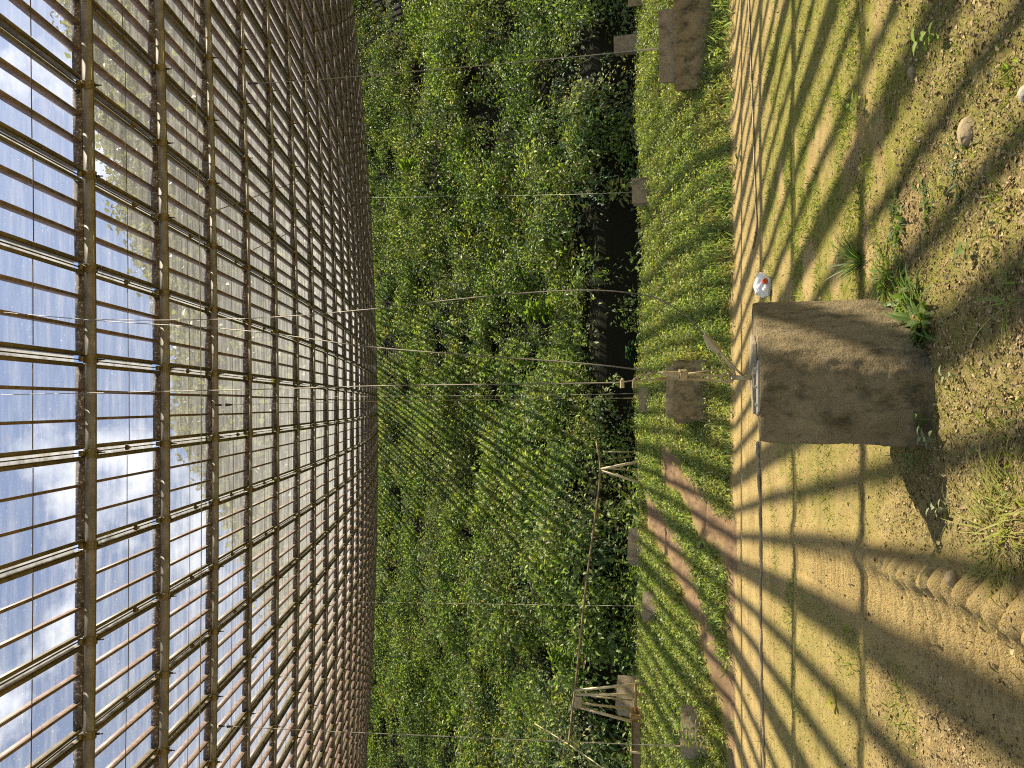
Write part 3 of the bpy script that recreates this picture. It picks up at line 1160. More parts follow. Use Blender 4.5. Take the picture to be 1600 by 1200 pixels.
# eye rods on the farther blocks
def tie(block_top, ipts, g, r, label, m='cable_thin', name='tie_cable', fit=True, parentpart=None):
    z0 = float(np.dot(block_top - E, Fv))
    e = dish_hit(ipts[-1][0], ipts[-1][1], g)
    pts = path(ipts, z0, e, 30)
    rt_ = empty(name, tuple(pts[0]))
    o0 = np.array(rt_.location)
    mb = MB()
    mb.tube([q - o0 for q in pts], r, 5)
    mb.build('wire_rope', M[m], rt_, smooth=True)
    if fit:
        mb = MB()
        d = (pts[-2] - pts[-1]) / np.linalg.norm(pts[-2] - pts[-1])
        mb.tube([pts[-1] - o0, pts[-1] + d * 0.1 - o0], 0.016, 6)
        mb.tube([pts[-1] + d * 0.16 - o0, pts[-1] + d * 0.26 - o0], [0.028, 0.012], 6)
        mb.build('end_fitting', M['pin'], rt_)
        mb = MB()
        d = (pts[1] - pts[0]) / np.linalg.norm(pts[1] - pts[0])
        mb.tube([pts[0] - d * 0.06 - o0, pts[0] + d * 0.25 - o0], r * 2.4, 6)
        mb.build('eye_rod', M['fitting'], rt_)
    tag(rt_, label, 'cable')


tie(t3, [(997, 622), (800, 624), (590, 627), (336, 633)], 0.21, 0.004, 'thin wire from the small block behind to a dark fitting on the third purlin')
tie(t3 + np.array([0.1, 0, 0]), [(997, 615), (800, 618), (590, 619), (500, 620)], 0.21, 0.003, 'thinnest wire, beside and parallel to the one with the dark fitting', fit=False)
tie(t4, [(1027, 76), (800, 98), (500, 124), (388, 131)], 0.21, 0.007, 'pale wire rising from the largest two tier block to the dish')
tie(t9, [(1063, 1166), (890, 1159), (500, 1142), (342, 1134)], 0.21, 0.006, 'long pale wire running from the block behind the leafy shrubs to a dish fitting')
tie(t7, [(1002, 947), (850, 945), (582, 941), (540, 940)], 0.21, 0.004, 'fine wire tied to the small square block between the two trestles', fit=False)
tie(t5, [(986, 290), (900, 284), (700, 262), (574, 244), (345, 326), (320, 335)][:1] + [(986, 300), (780, 306), (560, 309)], 0.25, 0.004, 'fine wire tied to the small lone block in line with the jug', fit=False)


def free_wire(name, a, b, r, label, m='cable_thin'):
    rt_ = wire(name, [a + (b - a) * t + np.array([0, 0, -0.05 * math.sin(math.pi * t)]) for t in np.linspace(0, 1, 12)], r, label, 'cable', m)
    return rt_


def hill_at(ix, iy, lift=0.3):
    d = ray(ix, iy)
    t = np.linspace(18, 70, 2000)
    p = E[None] + d[None] * t[:, None]
    below = p[:, 2] < base_height(p[:, 0], p[:, 1]) + lift
    return p[int(np.argmax(below))] if below.any() else E + d * 30


free_wire('guy_wire', dish_hit(396, 390, 0.2), hill_at(605, 290), 0.009, 'slanting guy wire across the dish, the shorter of the parallel slanted pair')
free_wire('guy_wire', dish_hit(321, 335, 0.2), hill_at(605, 232), 0.009, 'slanting guy wire across the dish, the longer of the parallel slanted pair')
free_wire('guy_wire', dish_hit(508, 4, 0.2), hill_at(600, 24), 0.011, 'short pale guy wire at the top edge of the photo where dish meets leaves')
free_wire('guy_wire', at(836, 1131, 15.5), at(950, 1206, 12.0), 0.011, 'pale slanting stay crossing the pipe line near the bottom edge of the photo', 'pipe')

# ------------------------------------------------------------------ trestles and pipe lines on the crest
def tubes_obj(name, segs, r, m, parent, o0, n=7):
    mb = MB()
    for s in segs:
        mb.tube([q - o0 for q in s], r, n)
    return mb.build(name, M[m], parent, smooth=True)


D1 = 14.0
tr1 = empty('pipe_trestle', tuple(at(1004, 733, D1)))
o0 = np.array(tr1.location)
tubes_obj('leg', [[at(939, 733, D1), at(1008, 719, D1 - 0.25)]], 0.026, 'pipe', tr1, o0)
tubes_obj('leg', [[at(940, 735, D1), at(1009, 757, D1 - 0.25)]], 0.026, 'pipe', tr1, o0)
tubes_obj('leg', [[at(941, 731, D1), at(1000, 736, D1 + 0.4)]], 0.016, 'pipe', tr1, o0)
tubes_obj('crossbar', [[at(998, 721, D1 - 0.22), at(998, 754, D1 - 0.22)]], 0.010, 'pipe', tr1, o0)
tubes_obj('crossbar', [[at(1003, 720, D1 - 0.23), at(1003, 755, D1 - 0.23)]], 0.010, 'pipe', tr1, o0)
tubes_obj('stay_rod', [[at(945, 706, D1 + 0.1), at(997, 706, D1 + 0.1)]], 0.011, 'pipe', tr1, o0)
tubes_obj('stay_rod', [[at(952, 717, D1 + 0.15), at(996, 713, D1 + 0.15)]], 0.009, 'rustpipe', tr1, o0)
tag(tr1, 'small pipe trestle of two splayed legs on the crest beside a red earth patch', 'trestle')

D2 = 13.4
tr2 = empty('pipe_trestle', tuple(at(1006, 1095, D2)))
o0 = np.array(tr2.location)
for a, b, rr in (((898, 1079), (1012, 1067), 0.024), ((899, 1085), (1016, 1086), 0.028), ((906, 1098), (992, 1109), 0.020), ((898, 1103), (1014, 1135), 0.026), ((924, 1088), (988, 1094), 0.013)):
    tubes_obj('leg', [[at(a[0], a[1], D2), at(b[0], b[1], D2 - 0.2 + (0.3 if rr < 0.021 else 0))]], rr, 'pipe', tr2, o0)
mb = MB()
mb.box(at(903, 1096, D2) - o0, Rv * 0.10, Fv * 0.05, Uv * 0.065)
mb.build('head_plate', M['plate'], tr2, bevel=0.006)
tubes_obj('crossbar', [[at(993, 1068, D2 - 0.22), at(993, 1112, D2 - 0.22)]], 0.022, 'rust', tr2, o0)
mb = MB()
c = at(993, 1118, D2 - 0.25)
mb.box(c - o0, Rv * 0.012, Fv * 0.09, Uv * 0.085)
mb.box(c - o0 + Fv * 0.08, Rv * 0.115, Fv * 0.012, Uv * 0.085)
mb.box(c - o0 - Uv * 0.075, Rv * 0.115, Fv * 0.07, Uv * 0.012)
mb.build('saddle_bracket', M['rust'], tr2, bevel=0.004)
tag(tr2, 'big rusty pipe trestle with splayed legs, head plate and saddle bracket', 'trestle')

bm_ = empty('steel_beam', tuple(at(993, 1160, D2 - 0.2)))
o0 = np.array(bm_.location)
mb = MB()
dvec = at(994, 1260, D2 - 0.6) - at(994, 1128, D2 - 0.2)
mid = 0.5 * (at(994, 1260, D2 - 0.6) + at(994, 1128, D2 - 0.2)) - o0
dn = dvec / 2
fw = np.array([0, 1, 0.0])
mb.box(mid, dn, fw * 0.004, [0, 0, 0.065])
mb.box(mid + np.array([0, -0.035, 0.069]), dn, fw * 0.04, [0, 0, 0.004])
mb.box(mid + np.array([0, -0.035, -0.069]), dn, fw * 0.04, [0, 0, 0.004])
mb.build('channel', M['rustpipe'], bm_)
mb = MB()
mb.box(at(993, 1172, D2 - 0.33) - o0 - fw * 0.05, np.array([0.014, 0, 0]), fw * 0.05, [0, 0, 0.085])
mb.build('strap', M['pipe'], bm_)
tag(bm_, 'rusty steel channel beam resting on the saddle of the big trestle', 'beam')

wire('pipe_line', spline([at(932, 690, 14.2), at(938, 735, 14.0), at(931, 800, 13.95), at(915, 920, 13.8), at(902, 1045, 13.55), at(897.5, 1083, 13.4), at(892, 1130, 13.2), at(888, 1166, 13.0)], 40), 0.018,
     'long brown pipe line carried by both trestles along the crest', 'pipe', 'rustpipe')
pl = empty('overgrown_pipe', tuple(hill_at(745, 960, 0.5)))
o0 = np.array(pl.location)
pp = [hill_at(x, y, 1.0) for x, y in ((770, 822), (757, 905), (752, 945), (744, 1010), (738, 1060), (729, 1125), (720, 1180), (714, 1225))]
tubes_obj('pipe', [spline(pp, 40)], 0.055, 'rustpipe', pl, o0)
for x, y in ((768, 838), (754, 932), (741, 1048), (721, 1178)):
    mb = MB()
    c = hill_at(x, y, 1.04) - o0
    mb.box(c, Rv * 0.05, Fv * 0.10, Uv * 0.18)
    mb.build('bracket', M['plate'], pl)
tag(pl, 'dark pipe with four pale brackets running through the leaves of the slope', 'pipe')

# ------------------------------------------------------------------ hoses, jug, stones
def on_ground(pts, lift):
    return [np.array([x, y, float(height(x, y)) + lift]) for x, y in pts]


c = [ground_hit(1187 + (iy - 700) * 0.016, iy) for iy in np.linspace(690, 1240, 40)]
wire('ground_cable', [p + np.array([0, 0, 0.012 + 0.006 * math.sin(i * 1.7)]) for i, p in enumerate(c)], 0.014, 'long dusty cable lying across the bare sand from behind the near block', 'cable', 'hose')
c = [ground_hit(x, y) for x, y in spline([(1172, -20), (1174, 60), (1178, 160), (1181, 260), (1184, 350), (1178, 388)], 40)]
wire('ground_cable', [p + np.array([0, 0, 0.008]) for p in c], 0.010, 'dark thin cable lying across the sand from the jug to the photo\'s top edge', 'cable', 'rustpipe')

jc = ground_hit(1203, 446)
jug = empty('plastic_jug', tuple(jc))
tag(jug, 'crumpled white plastic jug with a red cap lying on the sand', 'jug')
me = bpy.data.meshes.new('jug_body')
import bmesh
bm = bmesh.new()
bmesh.ops.create_icosphere(bm, subdivisions=4, radius=1.0)
sc = 4.55 / 1200
for v in bm.verts:
    x, y, z = v.co
    n = 1 + 0.34 * (float(fbm(x * 1.0 + z, y + z * 0.7, 0.8, 201, 3)) - 0.5) * 2
    fx = max(min(x, 0.72), -0.78)
    v.co = Vector((fx * 0.105 * n, y * 0.082 * n, max(z, -0.8) * 0.072 * n + 0.058))
bm.to_mesh(me)
bm.free()
me.materials.append(M['jug'])
for p in me.polygons:
    p.use_smooth = True
jb = new_obj('jug_body', me, jug)
jb.rotation_euler = (0.1, 0.12, 0.5)
mb = MB()
cdir = np.array([0.15, -0.86, -0.25])
cdir = cdir / np.linalg.norm(cdir)
mb.tube([np.array([0.02, -0.062, 0.055]), np.array([0.02, -0.062, 0.055]) + cdir * 0.034], 0.021, 14)
mb.build('cap', M['red'], jug)


def stone(name, ix, iy, r, label, m, seed, sq=0.75):
    c = ground_hit(ix, iy)
    bm = bmesh.new()
    bmesh.ops.create_icosphere(bm, subdivisions=4, radius=1.0)
    for v in bm.verts:
        x, y, z = v.co
        n = 1 + 0.35 * (float(fbm(x + z * 0.8, y - z * 0.6, 1.1, seed, 3)) - 0.5)
        v.co = Vector((x * r * n, y * r * n * 0.9, z * r * sq * n + r * 0.12))
    me = bpy.data.meshes.new(name)
    bm.to_mesh(me)
    bm.free()
    me.materials.append(M[m])
    for p in me.polygons:
        p.use_smooth = True
    o = new_obj(name, me)
    o.location = c
    tag(o, label, 'stone')


stone('stone', 1516, 205, 0.040, 'round sandy stone, largest in the litter, at the edge of a wide shadow', 'rock', 301)
stone('stone', 1600, 146, 0.018, 'pale stone cut off by the right edge of the photo, beyond the round sandy one', 'palerock', 307)
stone('stone', 1516, 906, 0.022, 'small tan pebble beside the tyre track berm', 'rock', 311)
stone('stone', 1428, 112, 0.02, 'small crumbly stone in the litter between round sandy stone and large leaved lime plant', 'rock', 317)

# ------------------------------------------------------------------ small plants, each one its own thing
GREENS = {'dark': (0.075, 0.115, 0.03), 'mid': (0.12, 0.18, 0.04), 'lime': (0.20, 0.27, 0.045), 'yellow': (0.30, 0.29, 0.07), 'pale': (0.28, 0.30, 0.16)}


def blade(VF, base, d, up, ln, wd, droop, segs=5, shape='leaf'):
    V, F_ = VF
    d = np.asarray(d, float)
    d = d / np.linalg.norm(d)
    s = np.cross(d, [0, 0, 1.0])
    if np.linalg.norm(s) < 1e-3:
        s = np.array([1.0, 0, 0])
    s = s / np.linalg.norm(s)
    p = np.array(base, float)
    st = ln / segs
    o = len(V)
    for i in range(segs + 1):
        t = i / segs
        w = wd * (math.sin(math.pi * min(0.08 + t * 0.92, 1.0)) ** 0.8 if shape == 'leaf' else (1 - t * 0.92) * min(1, 0.5 + 3 * t)) * 0.5
        n = np.cross(s, d)
        V.append(p - s * w + n * w * 0.25)
        V.append(p)
        V.append(p + s * w + n * w * 0.25)
        d = d + np.array([0, 0, -droop / segs])
        d = d / np.linalg.norm(d)
        p = p + d * st
    for i in range(segs):
        a = o + 3 * i
        F_.append((a, a + 1, a + 4, a + 3))
        F_.append((a + 1, a + 2, a + 5, a + 4))


def finish_plant(name, VF, parts, loc, label, cat, tint, group=None):
    V, F_ = VF
    V = np.array(V)
    C = np.ones((len(V), 4))
    j = 1 + 0.25 * (np.repeat(RNG.random(len(V) // 3 + 1), 3)[:len(V)] - 0.5)
    C[:, :3] = np.array(tint)[None] * j[:, None]
    me = np_mesh(name, V, np.array(F_), np.full(len(F_), 4), [M['leaf']], colors=C, smooth=True)
    o = new_obj(name, me)
    o.location = loc
    tag(o, label, cat, group)
    return o


def tuft(ix, iy, n, ln, wd, label, tint, seed, spread=1.0, droop=1.2, name='grass_tuft', cat='grass tuft', rbase=0.03, lift=0.0):
    r = random.Random(seed)
    c = ground_hit(ix, iy)
    VF = ([], [])
    for i in range(n):
        a = r.uniform(0, 2 * math.pi)
        e = r.uniform(0.25, 1.0) / spread
        d = (math.cos(a), math.sin(a), 0.45 + e * 1.3)
        b = (math.cos(a) * rbase * r.random(), math.sin(a) * rbase * r.random(), -0.004 + lift)
        blade(VF, b, d, None, ln * r.uniform(0.55, 1.1), wd * r.uniform(0.7, 1.2), droop * 0.75 * r.uniform(0.6, 1.4), 6, 'blade')
    return finish_plant(name, VF, None, c, label, cat, GREENS[tint] if isinstance(tint, str) else tint)


def seedling(ix, iy, n, ln, wd, stem, label, tint, seed, cat='plant', name='leafy_plant', droop=0.7, base=None):
    r = random.Random(seed)
    c = ground_hit(ix, iy) if base is None else base
    VF = ([], [])
    lean = (r.uniform(-0.3, 0.3), r.uniform(-0.3, 0.3))
    blade(VF, (0, 0, -0.01), (lean[0], lean[1], 1), None, stem + 0.01, 0.004, 0.0, 3, 'blade')
    a0 = r.uniform(0, 6.28)
    for i in range(n):
        t = 1 - 0.8 * i / max(1, n)
        a = a0 + i * 2.4
        b = (lean[0] * stem * t * 0.9, lean[1] * stem * t * 0.9, stem * t)
        blade(VF, b, (math.cos(a), math.sin(a), 0.5), None, ln * r.uniform(0.7, 1.1), wd * r.uniform(0.8, 1.2), droop, 4, 'leaf')
    return finish_plant(name, VF, None, c, label, cat, GREENS[tint] if isinstance(tint, str) else tint)


def fern(ix, iy, n, ln, label, tint, seed, name='fern', base=None):
    r = random.Random(seed)
    c = ground_hit(ix, iy) if base is None else base
    VF = ([], [])
    for i in range(n):
        a = r.uniform(0, 2 * math.pi)
        d = np.array([math.cos(a), math.sin(a), r.uniform(0.4, 1.0)])
        d = d / np.linalg.norm(d)
        p = np.array([0, 0, 0.0])
        s = np.cross(d, [0, 0, 1.0])
        s = s / np.linalg.norm(s)
        m = 14
        for k in range(m):
            t = k / m
            p = p + d * ln / m
            d = d + np.array([0, 0, -0.06])
            d = d / np.linalg.norm(d)
            w = ln * 0.28 * math.sin(math.pi * (0.15 + 0.82 * t))
            for q in (-1, 1):
                blade(VF, p, s * q + d * 0.5, None, w, ln * 0.035, 0.3, 2, 'leaf')
        blade(VF, (0, 0, 0), d, None, 0.01, 0.002, 0, 1)
    return finish_plant(name, VF, None, c, label, 'fern', GREENS[tint])


tuft(1345, 408, 70, 0.20, 0.009, 'spiky dark green tuft on the sand on the sunlit side of the near block', 'mid', 1, 0.9, 0.9)
fern(1312, 398, 5, 0.11, 'small bright fern beside the spiky dark tuft', 'lime', 2)
for i, (ix, iy, n, ln, wd, lab, tn) in enumerate([
    (1405, 462, 60, 0.13, 0.022, 'broad bladed green weed leaning on the rear corner of the near block\'s sunlit face', 'mid'),
    (1438, 500, 66, 0.14, 0.024, 'thickest broad bladed weed, at the foot of the near block\'s sunlit face', 'mid'),
    (1385, 430, 64, 0.12, 0.017, 'bushy fine bladed weed between the broad bladed weeds and the spiky tuft', 'lime'),
    (1400, 350, 52, 0.085, 0.016, 'low dark leafy weed alone in a shadow stripe beyond the spiky tuft', 'dark'),
    (1440, 330, 50, 0.08, 0.015, 'low green weed at the edge of the wide shadow beside yellow seedling', 'mid'),
    (1500, 245, 44, 0.06, 0.013, 'dark leafy weed in the shadow beside the round sandy stone', 'dark'),
]):
    tuft(ix, iy, n, ln, wd, lab, tn, 20 + i, 1.3, 1.9, 'broadleaf_weed', 'weed', 0.11)
seedling(1443, 552, 12, 0.03, 0.012, 0.05, 'pale feathery seedling at the base of the near block\'s sunlit face', 'pale', 41)
tuft(1560, 835, 120, 0.20, 0.0055, 'large tangle of long yellow grass blades near the tyre track', 'yellow', 51, 1.8, 1.6, rbase=0.13)
tuft(1600, 800, 60, 0.20, 0.0055, 'yellow grass clump cut by the right edge of the photo beside the large tangle', 'yellow', 52, 1.8, 1.6, rbase=0.10)
tuft(1560, 905, 26, 0.15, 0.005, 'sparse arching yellow grass next to the tyre berm', 'yellow', 53, 1.9, 1.5, rbase=0.06)
tuft(1487, 800, 9, 0.07, 0.005, 'few pale blades at the edge of the block shadow', 'pale', 54, 1.5, 1.2)
tuft(1540, 640, 10, 0.13, 0.004, 'creeping pale stems on the moss in front of the near block', 'yellow', 55, 3.0, 1.0, name='creeping_weed', cat='weed', rbase=0.10)
tuft(1545, 520, 9, 0.13, 0.004, 'arching pale stems on bare soil in front of the near block\'s sunlit face', 'yellow', 56, 2.5, 1.0, name='creeping_weed', cat='weed', rbase=0.10)
tuft(1585, 470, 26, 0.12, 0.005, 'yellow green grass clump at the right edge of the photo beside the arching stems', 'lime', 57, 1.5, 1.3, rbase=0.05)
seedling(1463, 655, 5, 0.05, 0.024, 0.05, 'heart leaved seedling at the foot of the dark face of the near block', 'mid', 61)
seedling(1470, 690, 7, 0.045, 0.02, 0.055, 'pale small leaved seedling at the near block\'s corner where its shadow starts', 'pale', 62)
seedling(1455, 720, 8, 0.04, 0.018, 0.06, 'green seedling in the shadow of the near block', 'mid', 63)
seedling(1485, 795, 6, 0.035, 0.014, 0.05, 'small seedling at the shadow tip of the near block', 'pale', 64)
seedling(1170, 246, 2, 0.17, 0.09, 0.10, 'two leaved green seedling alone on the bare sand', 'mid', 65)
seedling(1352, 156, 5, 0.06, 0.022, 0.06, 'yellow green seedling standing in sunlit mossy sand, broadest leaved there', 'lime', 66)
seedling(1478, 48, 8, 0.06, 0.03, 0.08, 'large leaved lime plant in the litter near the top edge of the photo', 'lime', 67)
seedling(1482, 292, 5, 0.045, 0.022, 0.05, 'yellow seedling lit beside the wide shadow', 'yellow', 68)
seedling(1380, 186, 5, 0.05, 0.016, 0.06, 'thin narrow leaved seedling in mossy sand next to the yellow green seedling', 'lime', 69)
seedling(1522, 395, 5, 0.04, 0.02, 0.045, 'small round leaved seedling in the soil between arching stems and wide shadow', 'mid', 70)
seedling(1512, 585, 5, 0.03, 0.016, 0.05, 'tiny pale seedling on the moss straight in front of the near block', 'pale', 71)
seedling(1307, 1098, 4, 0.075, 0.03, 0.03, 'bright yellow leaf sprig on the sand between the shadow stripes', (0.42, 0.38, 0.03), 72)
tz_ = ground_hit(1090, 1150)
seedling(1108, 1138, 16, 0.16, 0.07, 0.45, 'pale leafy shrub in front of the grey block at the bottom edge of the photo', 'pale', 73, base=at(1112, 1138, 9.5), name='leafy_shrub', cat='shrub')
seedling(1108, 1165, 18, 0.16, 0.07, 0.35, 'greener leafy shrub beside the pale one in front of the grey block', 'lime', 74, base=at(1116, 1166, 9.4), name='leafy_shrub', cat='shrub')
for i, (ix, iy, sz, lab, tn) in enumerate([
    (845, 482, 0.75, 'big bright lime plant standing out of the slope behind the slack cable', 'lime'),
    (985, 738, 0.40, 'pale heart shaped leaves on the crest beside the small trestle', 'pale'),
    (978, 215, 0.55, 'pale grey green broad leaves on the crest between the lone and largest blocks', 'pale'),
    (845, 860, 0.45, 'pale leafy sprig on the striped slope between overgrown pipe and pipe line', 'pale'),
    (640, 262, 0.75, 'yellow green sprig close to the dish edge between the guy wires', 'lime'),
    (870, 1025, 0.6, 'lime leafy plant on the slope between the big trestle and overgrown pipe', 'lime'),
    (985, 545, 0.55, 'glossy blue green broad leaves in the dark gap behind the near block', (0.05, 0.12, 0.05)),
]):
    seedling(0, 0, 26, sz * 0.75, sz * 0.34, sz * 1.5, lab, tn, 90 + i, base=hill_at(ix + 12, iy, 0.9) - np.array([0, 0.35, 0.5]), name='broadleaf_plant', cat='plant', droop=0.9)

# ------------------------------------------------------------------ undergrowth on the slope: one mass nobody could count
def hill_normal(x, y):
    h = 0.4
    dx = (base_height(x + h, y) - base_height(x - h, y)) / (2 * h)
    dy = (base_height(x, y + h) - base_height(x, y - h)) / (2 * h)
    n = np.stack([-dx, -dy, np.ones_like(dx)], 1)
    return n / np.linalg.norm(n, axis=1, keepdims=True)


NC = 14500
# more plants where the slope is steep: sample along the slope's own length
ys = np.linspace(20.5, 52, 800)
arc = np.concatenate([[0], np.cumsum(np.hypot(np.diff(ys), np.diff(np.interp(ys, PY, PZ))))])
cy = np.interp(RNG.random(NC) ** 1.05 * arc[-1], arc, ys)
cx = RNG.uniform(-1, 1, NC) * (0.53 * cy + 2.5)
big = fbm(cx, cy, 3.2, 127, 3)
# openings between the bushes, wider at the shaded foot of the slope
gapw = sstep(-2.0, 0.5, cx) * (1 - sstep(5.0, 7.5, cx))
foot_y = 23.05 + 0.8 * fbm(cx, cy * 0, 2.4, 123, 3) + 0.3 * gapw
keep = ~((cy < foot_y) & (RNG.random(NC) < 0.40 + 0.50 * gapw))
keep &= ~((fbm(cx, cy, 1.5, 129, 3) < 0.43) & (RNG.random(NC) < 0.85))
cx, cy, big = cx[keep], cy[keep], big[keep]
NC = len(cx)
cn = hill_normal(cx, cy)
cz = base_height(cx, cy)
crad = RNG.uniform(0.22, 0.80, NC) * (0.55 + 0.9 * big)
crad *= 1 - 0.35 * sstep(40, 45, cy)
clift = RNG.uniform(0.0, 0.9, NC) * sstep(0.35, 0.65, big) * (1 - 0.8 * sstep(39, 44, cy))
per_c = 58
cid = np.repeat(np.arange(NC), per_c)
n = len(cid)
spec = fbm(cx, cy, 2.6, 137, 2) * 0.6 + RNG.random(NC) * 0.4
u = rand_unit(n)
nn = cn[cid]
# keep the half of each clump that faces out of the slope
dt = (u * nn).sum(1, keepdims=True)
u = u - nn * np.minimum(dt, 0) * 1.7
u = u / np.linalg.norm(u, axis=1, keepdims=True)
rr_ = crad[cid] * RNG.uniform(0.30, 1.12, n) ** 0.7
P = np.stack([cx, cy, cz], 1)[cid] + nn * (0.15 + 0.2 * RNG.random((n, 1)) + clift[cid][:, None]) + u * rr_[:, None]
hang = rand_unit(NC)[cid]
Dv = u * 0.6 + rand_unit(n) * 0.55 + hang * 0.45 + np.array([0, 0, -0.35])
Nv = nn * 0.4 + np.array([0.2, -0.25, 0.8]) + rand_unit(n) * 0.55
lsz = np.where(spec < 0.42, 0.11, np.where(spec < 0.62, 0.14, 0.21))[cid] * RNG.uniform(0.5, 1.4, n)
asp = np.where(spec < 0.36, 0.30, np.where(spec < 0.62, 0.52, 0.44))[cid]
pal = np.array([(0.140, 0.208, 0.044), (0.195, 0.262, 0.056), (0.265, 0.318, 0.068), (0.105, 0.165, 0.054), (0.320, 0.325, 0.095), (0.240, 0.280, 0.155)])
pick = np.clip((fbm(cx, cy, 3.4, 141, 3) * 6 * 0.9 + RNG.normal(0, 1.1, NC)).astype(int), 0, 5)
tint = pal[pick][cid] * RNG.uniform(0.5, 1.5, (n, 1))
dead = RNG.random(n) < 0.03 + 0.12 * (RNG.random(NC) < 0.06)[cid]
tint[dead] = np.array([0.20, 0.125, 0.06]) * RNG.uniform(0.5, 1.3, (dead.sum(), 1))
me = leaves_mesh('undergrowth', P, Dv, Nv, lsz, lsz * asp, tint, M['leaf'])
tag(new_obj('undergrowth', me), 'dense tangle of green leaves and vines covering the slope under the dish', 'undergrowth', kind='stuff')

# ------------------------------------------------------------------ grass on the bank
def grass_obj(name, x, y, ln, wd, tint, label, lean=0.5, cat='grass'):
    n = len(x)
    z = height(x, y)
    P = np.stack([x, y, z - 0.005], 1)
    D = np.stack([RNG.normal(0, lean, n), RNG.normal(0, lean, n), np.ones(n)], 1)
    Nn = np.stack([RNG.normal(0, 1, n), RNG.normal(-0.5, 1, n), RNG.normal(0.5, 0.4, n)], 1)
    me = leaves_mesh(name, P, D, Nn, ln, wd, tint, M['grassm'], 0.15)
    tag(new_obj(name, me), label, cat, kind='stuff')


n = 210000
x = RNG.uniform(-9.5, 9.5, n)
y = 9.35 + (14.6 - 9.35) * RNG.random(n)
em = earth_mask(x, y)
edge = sstep(9.4, 9.9, y + 0.5 * (fbm(x, y, 0.35, 63, 3) - 0.5))
k = (RNG.random(n) < edge) & (RNG.random(n) > em * 1.6) & (RNG.random(n) < 0.55 + 0.6 * fbm(x, y, 0.7, 151, 3))
x, y = x[k], y[k]
n = len(x)
g = fbm(x, y, 1.2, 161, 3)[:, None]
tint = (np.array([0.142, 0.212, 0.050]) * (1 - g) + np.array([0.34, 0.375, 0.13]) * g) * RNG.uniform(0.3, 1.6, (n, 1))
dry = RNG.random(n) < 0.06 + 0.6 * sstep(0.52, 0.68, fbm(x, y, 0.55, 165, 3))
tint[dry] = np.array([0.30, 0.25, 0.10])
ln = RNG.uniform(0.035, 0.11, n) * (0.7 + 0.8 * fbm(x, y, 0.8, 171, 2)) * (1 + 0.7 * np.exp(-((y - 9.8) / 0.35) ** 2))
grass_obj('bank_grass', x, y, ln, RNG.uniform(0.009, 0.026, n), tint, 'sunlit green grass covering the bank between sand and leafy slope', 0.8)
n = 110000
x = RNG.uniform(-9.5, 9.5, n)
y = 9.15 + (14.5 - 9.15) * RNG.random(n)
k = (RNG.random(n) > earth_mask(x, y) * 1.6) & (RNG.random(n) < 0.35 + 0.8 * fbm(x, y, 0.5, 153, 3)) & (y > 9.15 + 0.9 * fbm(x, y * 0, 0.5, 155, 3))
x, y = x[k], y[k]
n = len(x)
P = np.stack([x, y, height(x, y) + RNG.uniform(0.02, 0.13, n)], 1)
D = np.stack([RNG.normal(0, 1, n), RNG.normal(0, 1, n), RNG.normal(0.1, 0.5, n)], 1)
Nn = np.stack([RNG.normal(0, 0.6, n), RNG.normal(0, 0.6, n), np.ones(n)], 1)
tint = (np.array([0.16, 0.20, 0.045]) + np.array([0.20, 0.15, 0.05]) * RNG.random((n, 1))) * RNG.uniform(0.5, 1.4, (n, 1))
fl = RNG.random(n) < 0.14
tint[fl] = np.array([0.50, 0.50, 0.24]) * RNG.uniform(0.6, 1.1, (fl.sum(), 1))
ln = RNG.uniform(0.025, 0.06, n)
me = leaves_mesh('bank_weeds', P, D, Nn, ln, ln * RNG.uniform(0.4, 0.8, n), tint, M['leaf'], 0.2)
tag(new_obj('bank_weeds', me), 'small broad weed leaves mixed into the grass of the bank', 'weeds', kind='stuff')

n = 420000
x = RNG.uniform(-3.6, 4.6, n)
y = 1.25 + (8.8 - 1.25) * RNG.random(n) ** 1.5
ok = np.abs(x) < 0.56 * y + 0.25
gm = grass_mask(x, y)
inside = in_block(x, y)
k = ok & (RNG.random(n) < (gm * 1.1 + 0.02) * sstep(0.38, 0.62, fbm(x, y, 0.16, 191, 3))) & ~inside
x, y = x[k], y[k]
n = len(x)
tint = np.array([0.15, 0.19, 0.028]) * RNG.uniform(0.6, 1.5, (n, 1)) + np.array([0.08, 0.05, 0.015]) * RNG.random((n, 1))
grass_obj('sparse_grass', x, y, np.where(RNG.random(n) < 0.10 * sstep(0.5, 0.65, fbm(x, y, 0.45, 193, 3)) * 4, RNG.uniform(0.02, 0.055, n), RNG.uniform(0.006, 0.022, n)), RNG.uniform(0.002, 0.007, n), tint, 'thin short grass and moss sprinkled over the sandy ground', 1.2)

# litter crumbs
n = 620000
x = RNG.uniform(-4.6, 5.0, n)
y = 1.25 + (9.4 - 1.25) * RNG.random(n) ** 1.9
nl = fbm(x, y, 0.5, 71, 4)
lm = 1 - sstep(2.3, 3.8, y + (nl - 0.5) * 1.8)
d_ = x - track_x(y)
lm = lm * (1 - (sstep(-0.42, -0.3, d_) * (1 - sstep(0.05, 0.14, d_))) * 0.93)
k = (np.abs(x) < 0.56 * y + 0.25) & (RNG.random(n) < lm * 1.25 * (0.35 + 1.1 * fbm(x, y, 0.22, 183, 3)) + 0.05 + 0.14 * (fbm(x, y, 0.4, 181, 3) > 0.55)) & ~in_block(x, y)
x, y = x[k], y[k]
n = len(x)
z = height(x, y)
P = np.stack([x, y, z + 0.002], 1)
D = np.stack([RNG.normal(0, 1, n), RNG.normal(0, 1, n), RNG.normal(0.15, 0.35, n)], 1)
Nn = np.stack([RNG.normal(0, 0.4, n), RNG.normal(0, 0.4, n), np.ones(n)], 1)
t = RNG.random((n, 1))
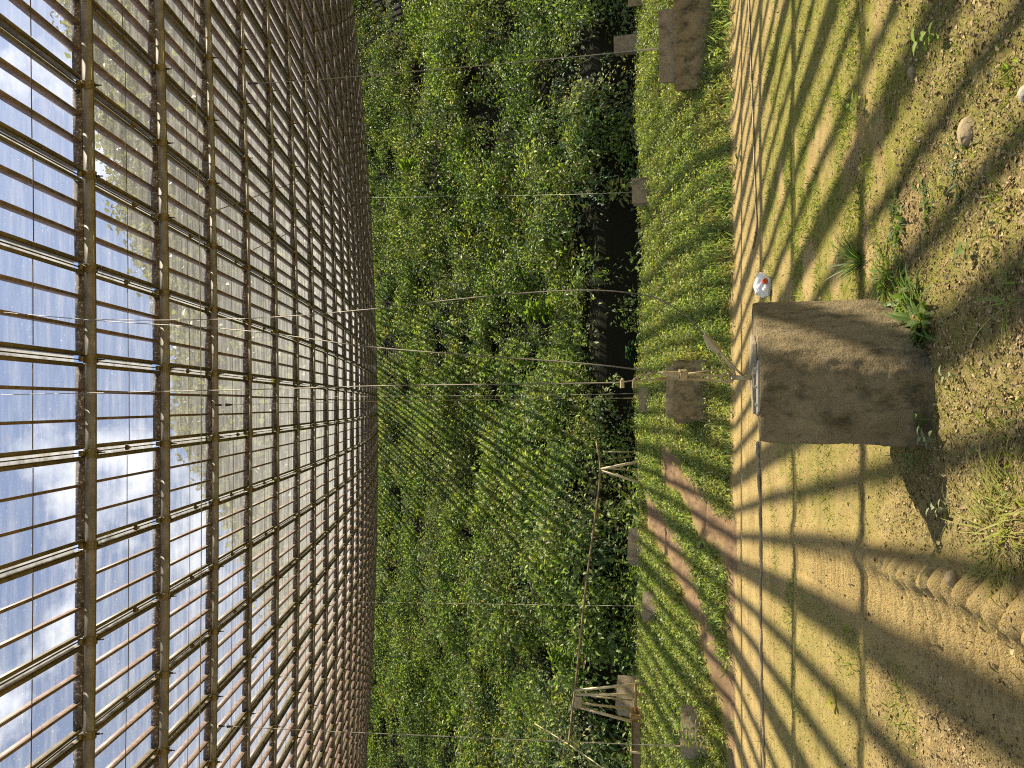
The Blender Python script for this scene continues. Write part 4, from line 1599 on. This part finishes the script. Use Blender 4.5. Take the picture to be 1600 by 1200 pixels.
tint = np.array([0.13, 0.08, 0.034]) * (1 - t) + np.array([0.45, 0.335, 0.165]) * t
ln = RNG.uniform(0.0035, 0.009, n) + 0.014 * RNG.random(n) ** 6
me = leaves_mesh('leaf_litter', P, D, Nn, ln, ln * RNG.uniform(0.4, 0.9, n), tint, M['litter'], 0.2)
tag(new_obj('leaf_litter', me), 'dry crumbs of brown leaf litter over the near soil', 'leaf litter', kind='stuff')

# ------------------------------------------------------------------ world, sun, camera
SUN = np.array([0.53, 0.21, 0.83])
SUN = SUN / np.linalg.norm(SUN)
w = bpy.data.worlds.new('World')
scene.world = w
w.use_nodes = True
nt = w.node_tree
nt.nodes.clear()
N = NT(nt)
out = nt.nodes.new('ShaderNodeOutputWorld')
sky = N.n('ShaderNodeTexSky', sky_type='NISHITA', sun_disc=False, ozone_density=3.0, sun_elevation=math.asin(SUN[2]), sun_rotation=math.atan2(SUN[0], SUN[1]))
gen = N.coord('Generated')
mp = N.n('ShaderNodeMapping', ins={'Scale': (1.0, 1.0, 1.5), 'Location': (0.35, 0.1, 0.2)})
N.link(gen, mp.inputs['Vector'])
cn_ = N.noise(mp.outputs[0], 4.2, 8, 0.58)
cm = N.ramp(cn_, [(0.54, 0.0), (0.70, 1.0)])
cloud = N.mix(N.noise(mp.outputs[0], 9.0, 4, 0.5), (7.5, 7.8, 8.4), (11.5, 11.5, 11.5))
c = N.mix(cm, sky.outputs[0], cloud)
bg = N.n('ShaderNodeBackground', ins={'Strength': 0.082})
N.link(c, bg.inputs['Color'])
N.link(bg.outputs[0], out.inputs[0])

ld = bpy.data.lights.new('sun', 'SUN')
ld.energy = 5.0
ld.angle = rad(0.5)
ld.color = (1.0, 0.91, 0.74)
lo = bpy.data.objects.new('sun', ld)
col.objects.link(lo)
lo.rotation_euler = Vector(SUN).to_track_quat('Z', 'Y').to_euler()

cd = bpy.data.cameras.new('camera')
cd.sensor_fit = 'HORIZONTAL'
cd.sensor_width = 36.0
cd.lens = 27.0
cd.clip_start = 0.05
cd.clip_end = 2000
cam = bpy.data.objects.new('camera', cd)
col.objects.link(cam)
mx = Matrix(((-Uv[0], Rv[0], -Fv[0], E[0]), (-Uv[1], Rv[1], -Fv[1], E[1]), (-Uv[2], Rv[2], -Fv[2], E[2]), (0, 0, 0, 1)))
cam.matrix_world = mx
scene.camera = cam

scene.view_settings.view_transform = 'Standard'
scene.view_settings.look = 'None'
scene.view_settings.exposure = 1.4
scene.view_settings.gamma = 1.0
scene.cycles.transparent_max_bounces = 16
scene.cycles.max_bounces = 6
scene.cycles.use_denoising = False
scene.cycles.filter_width = 1.1
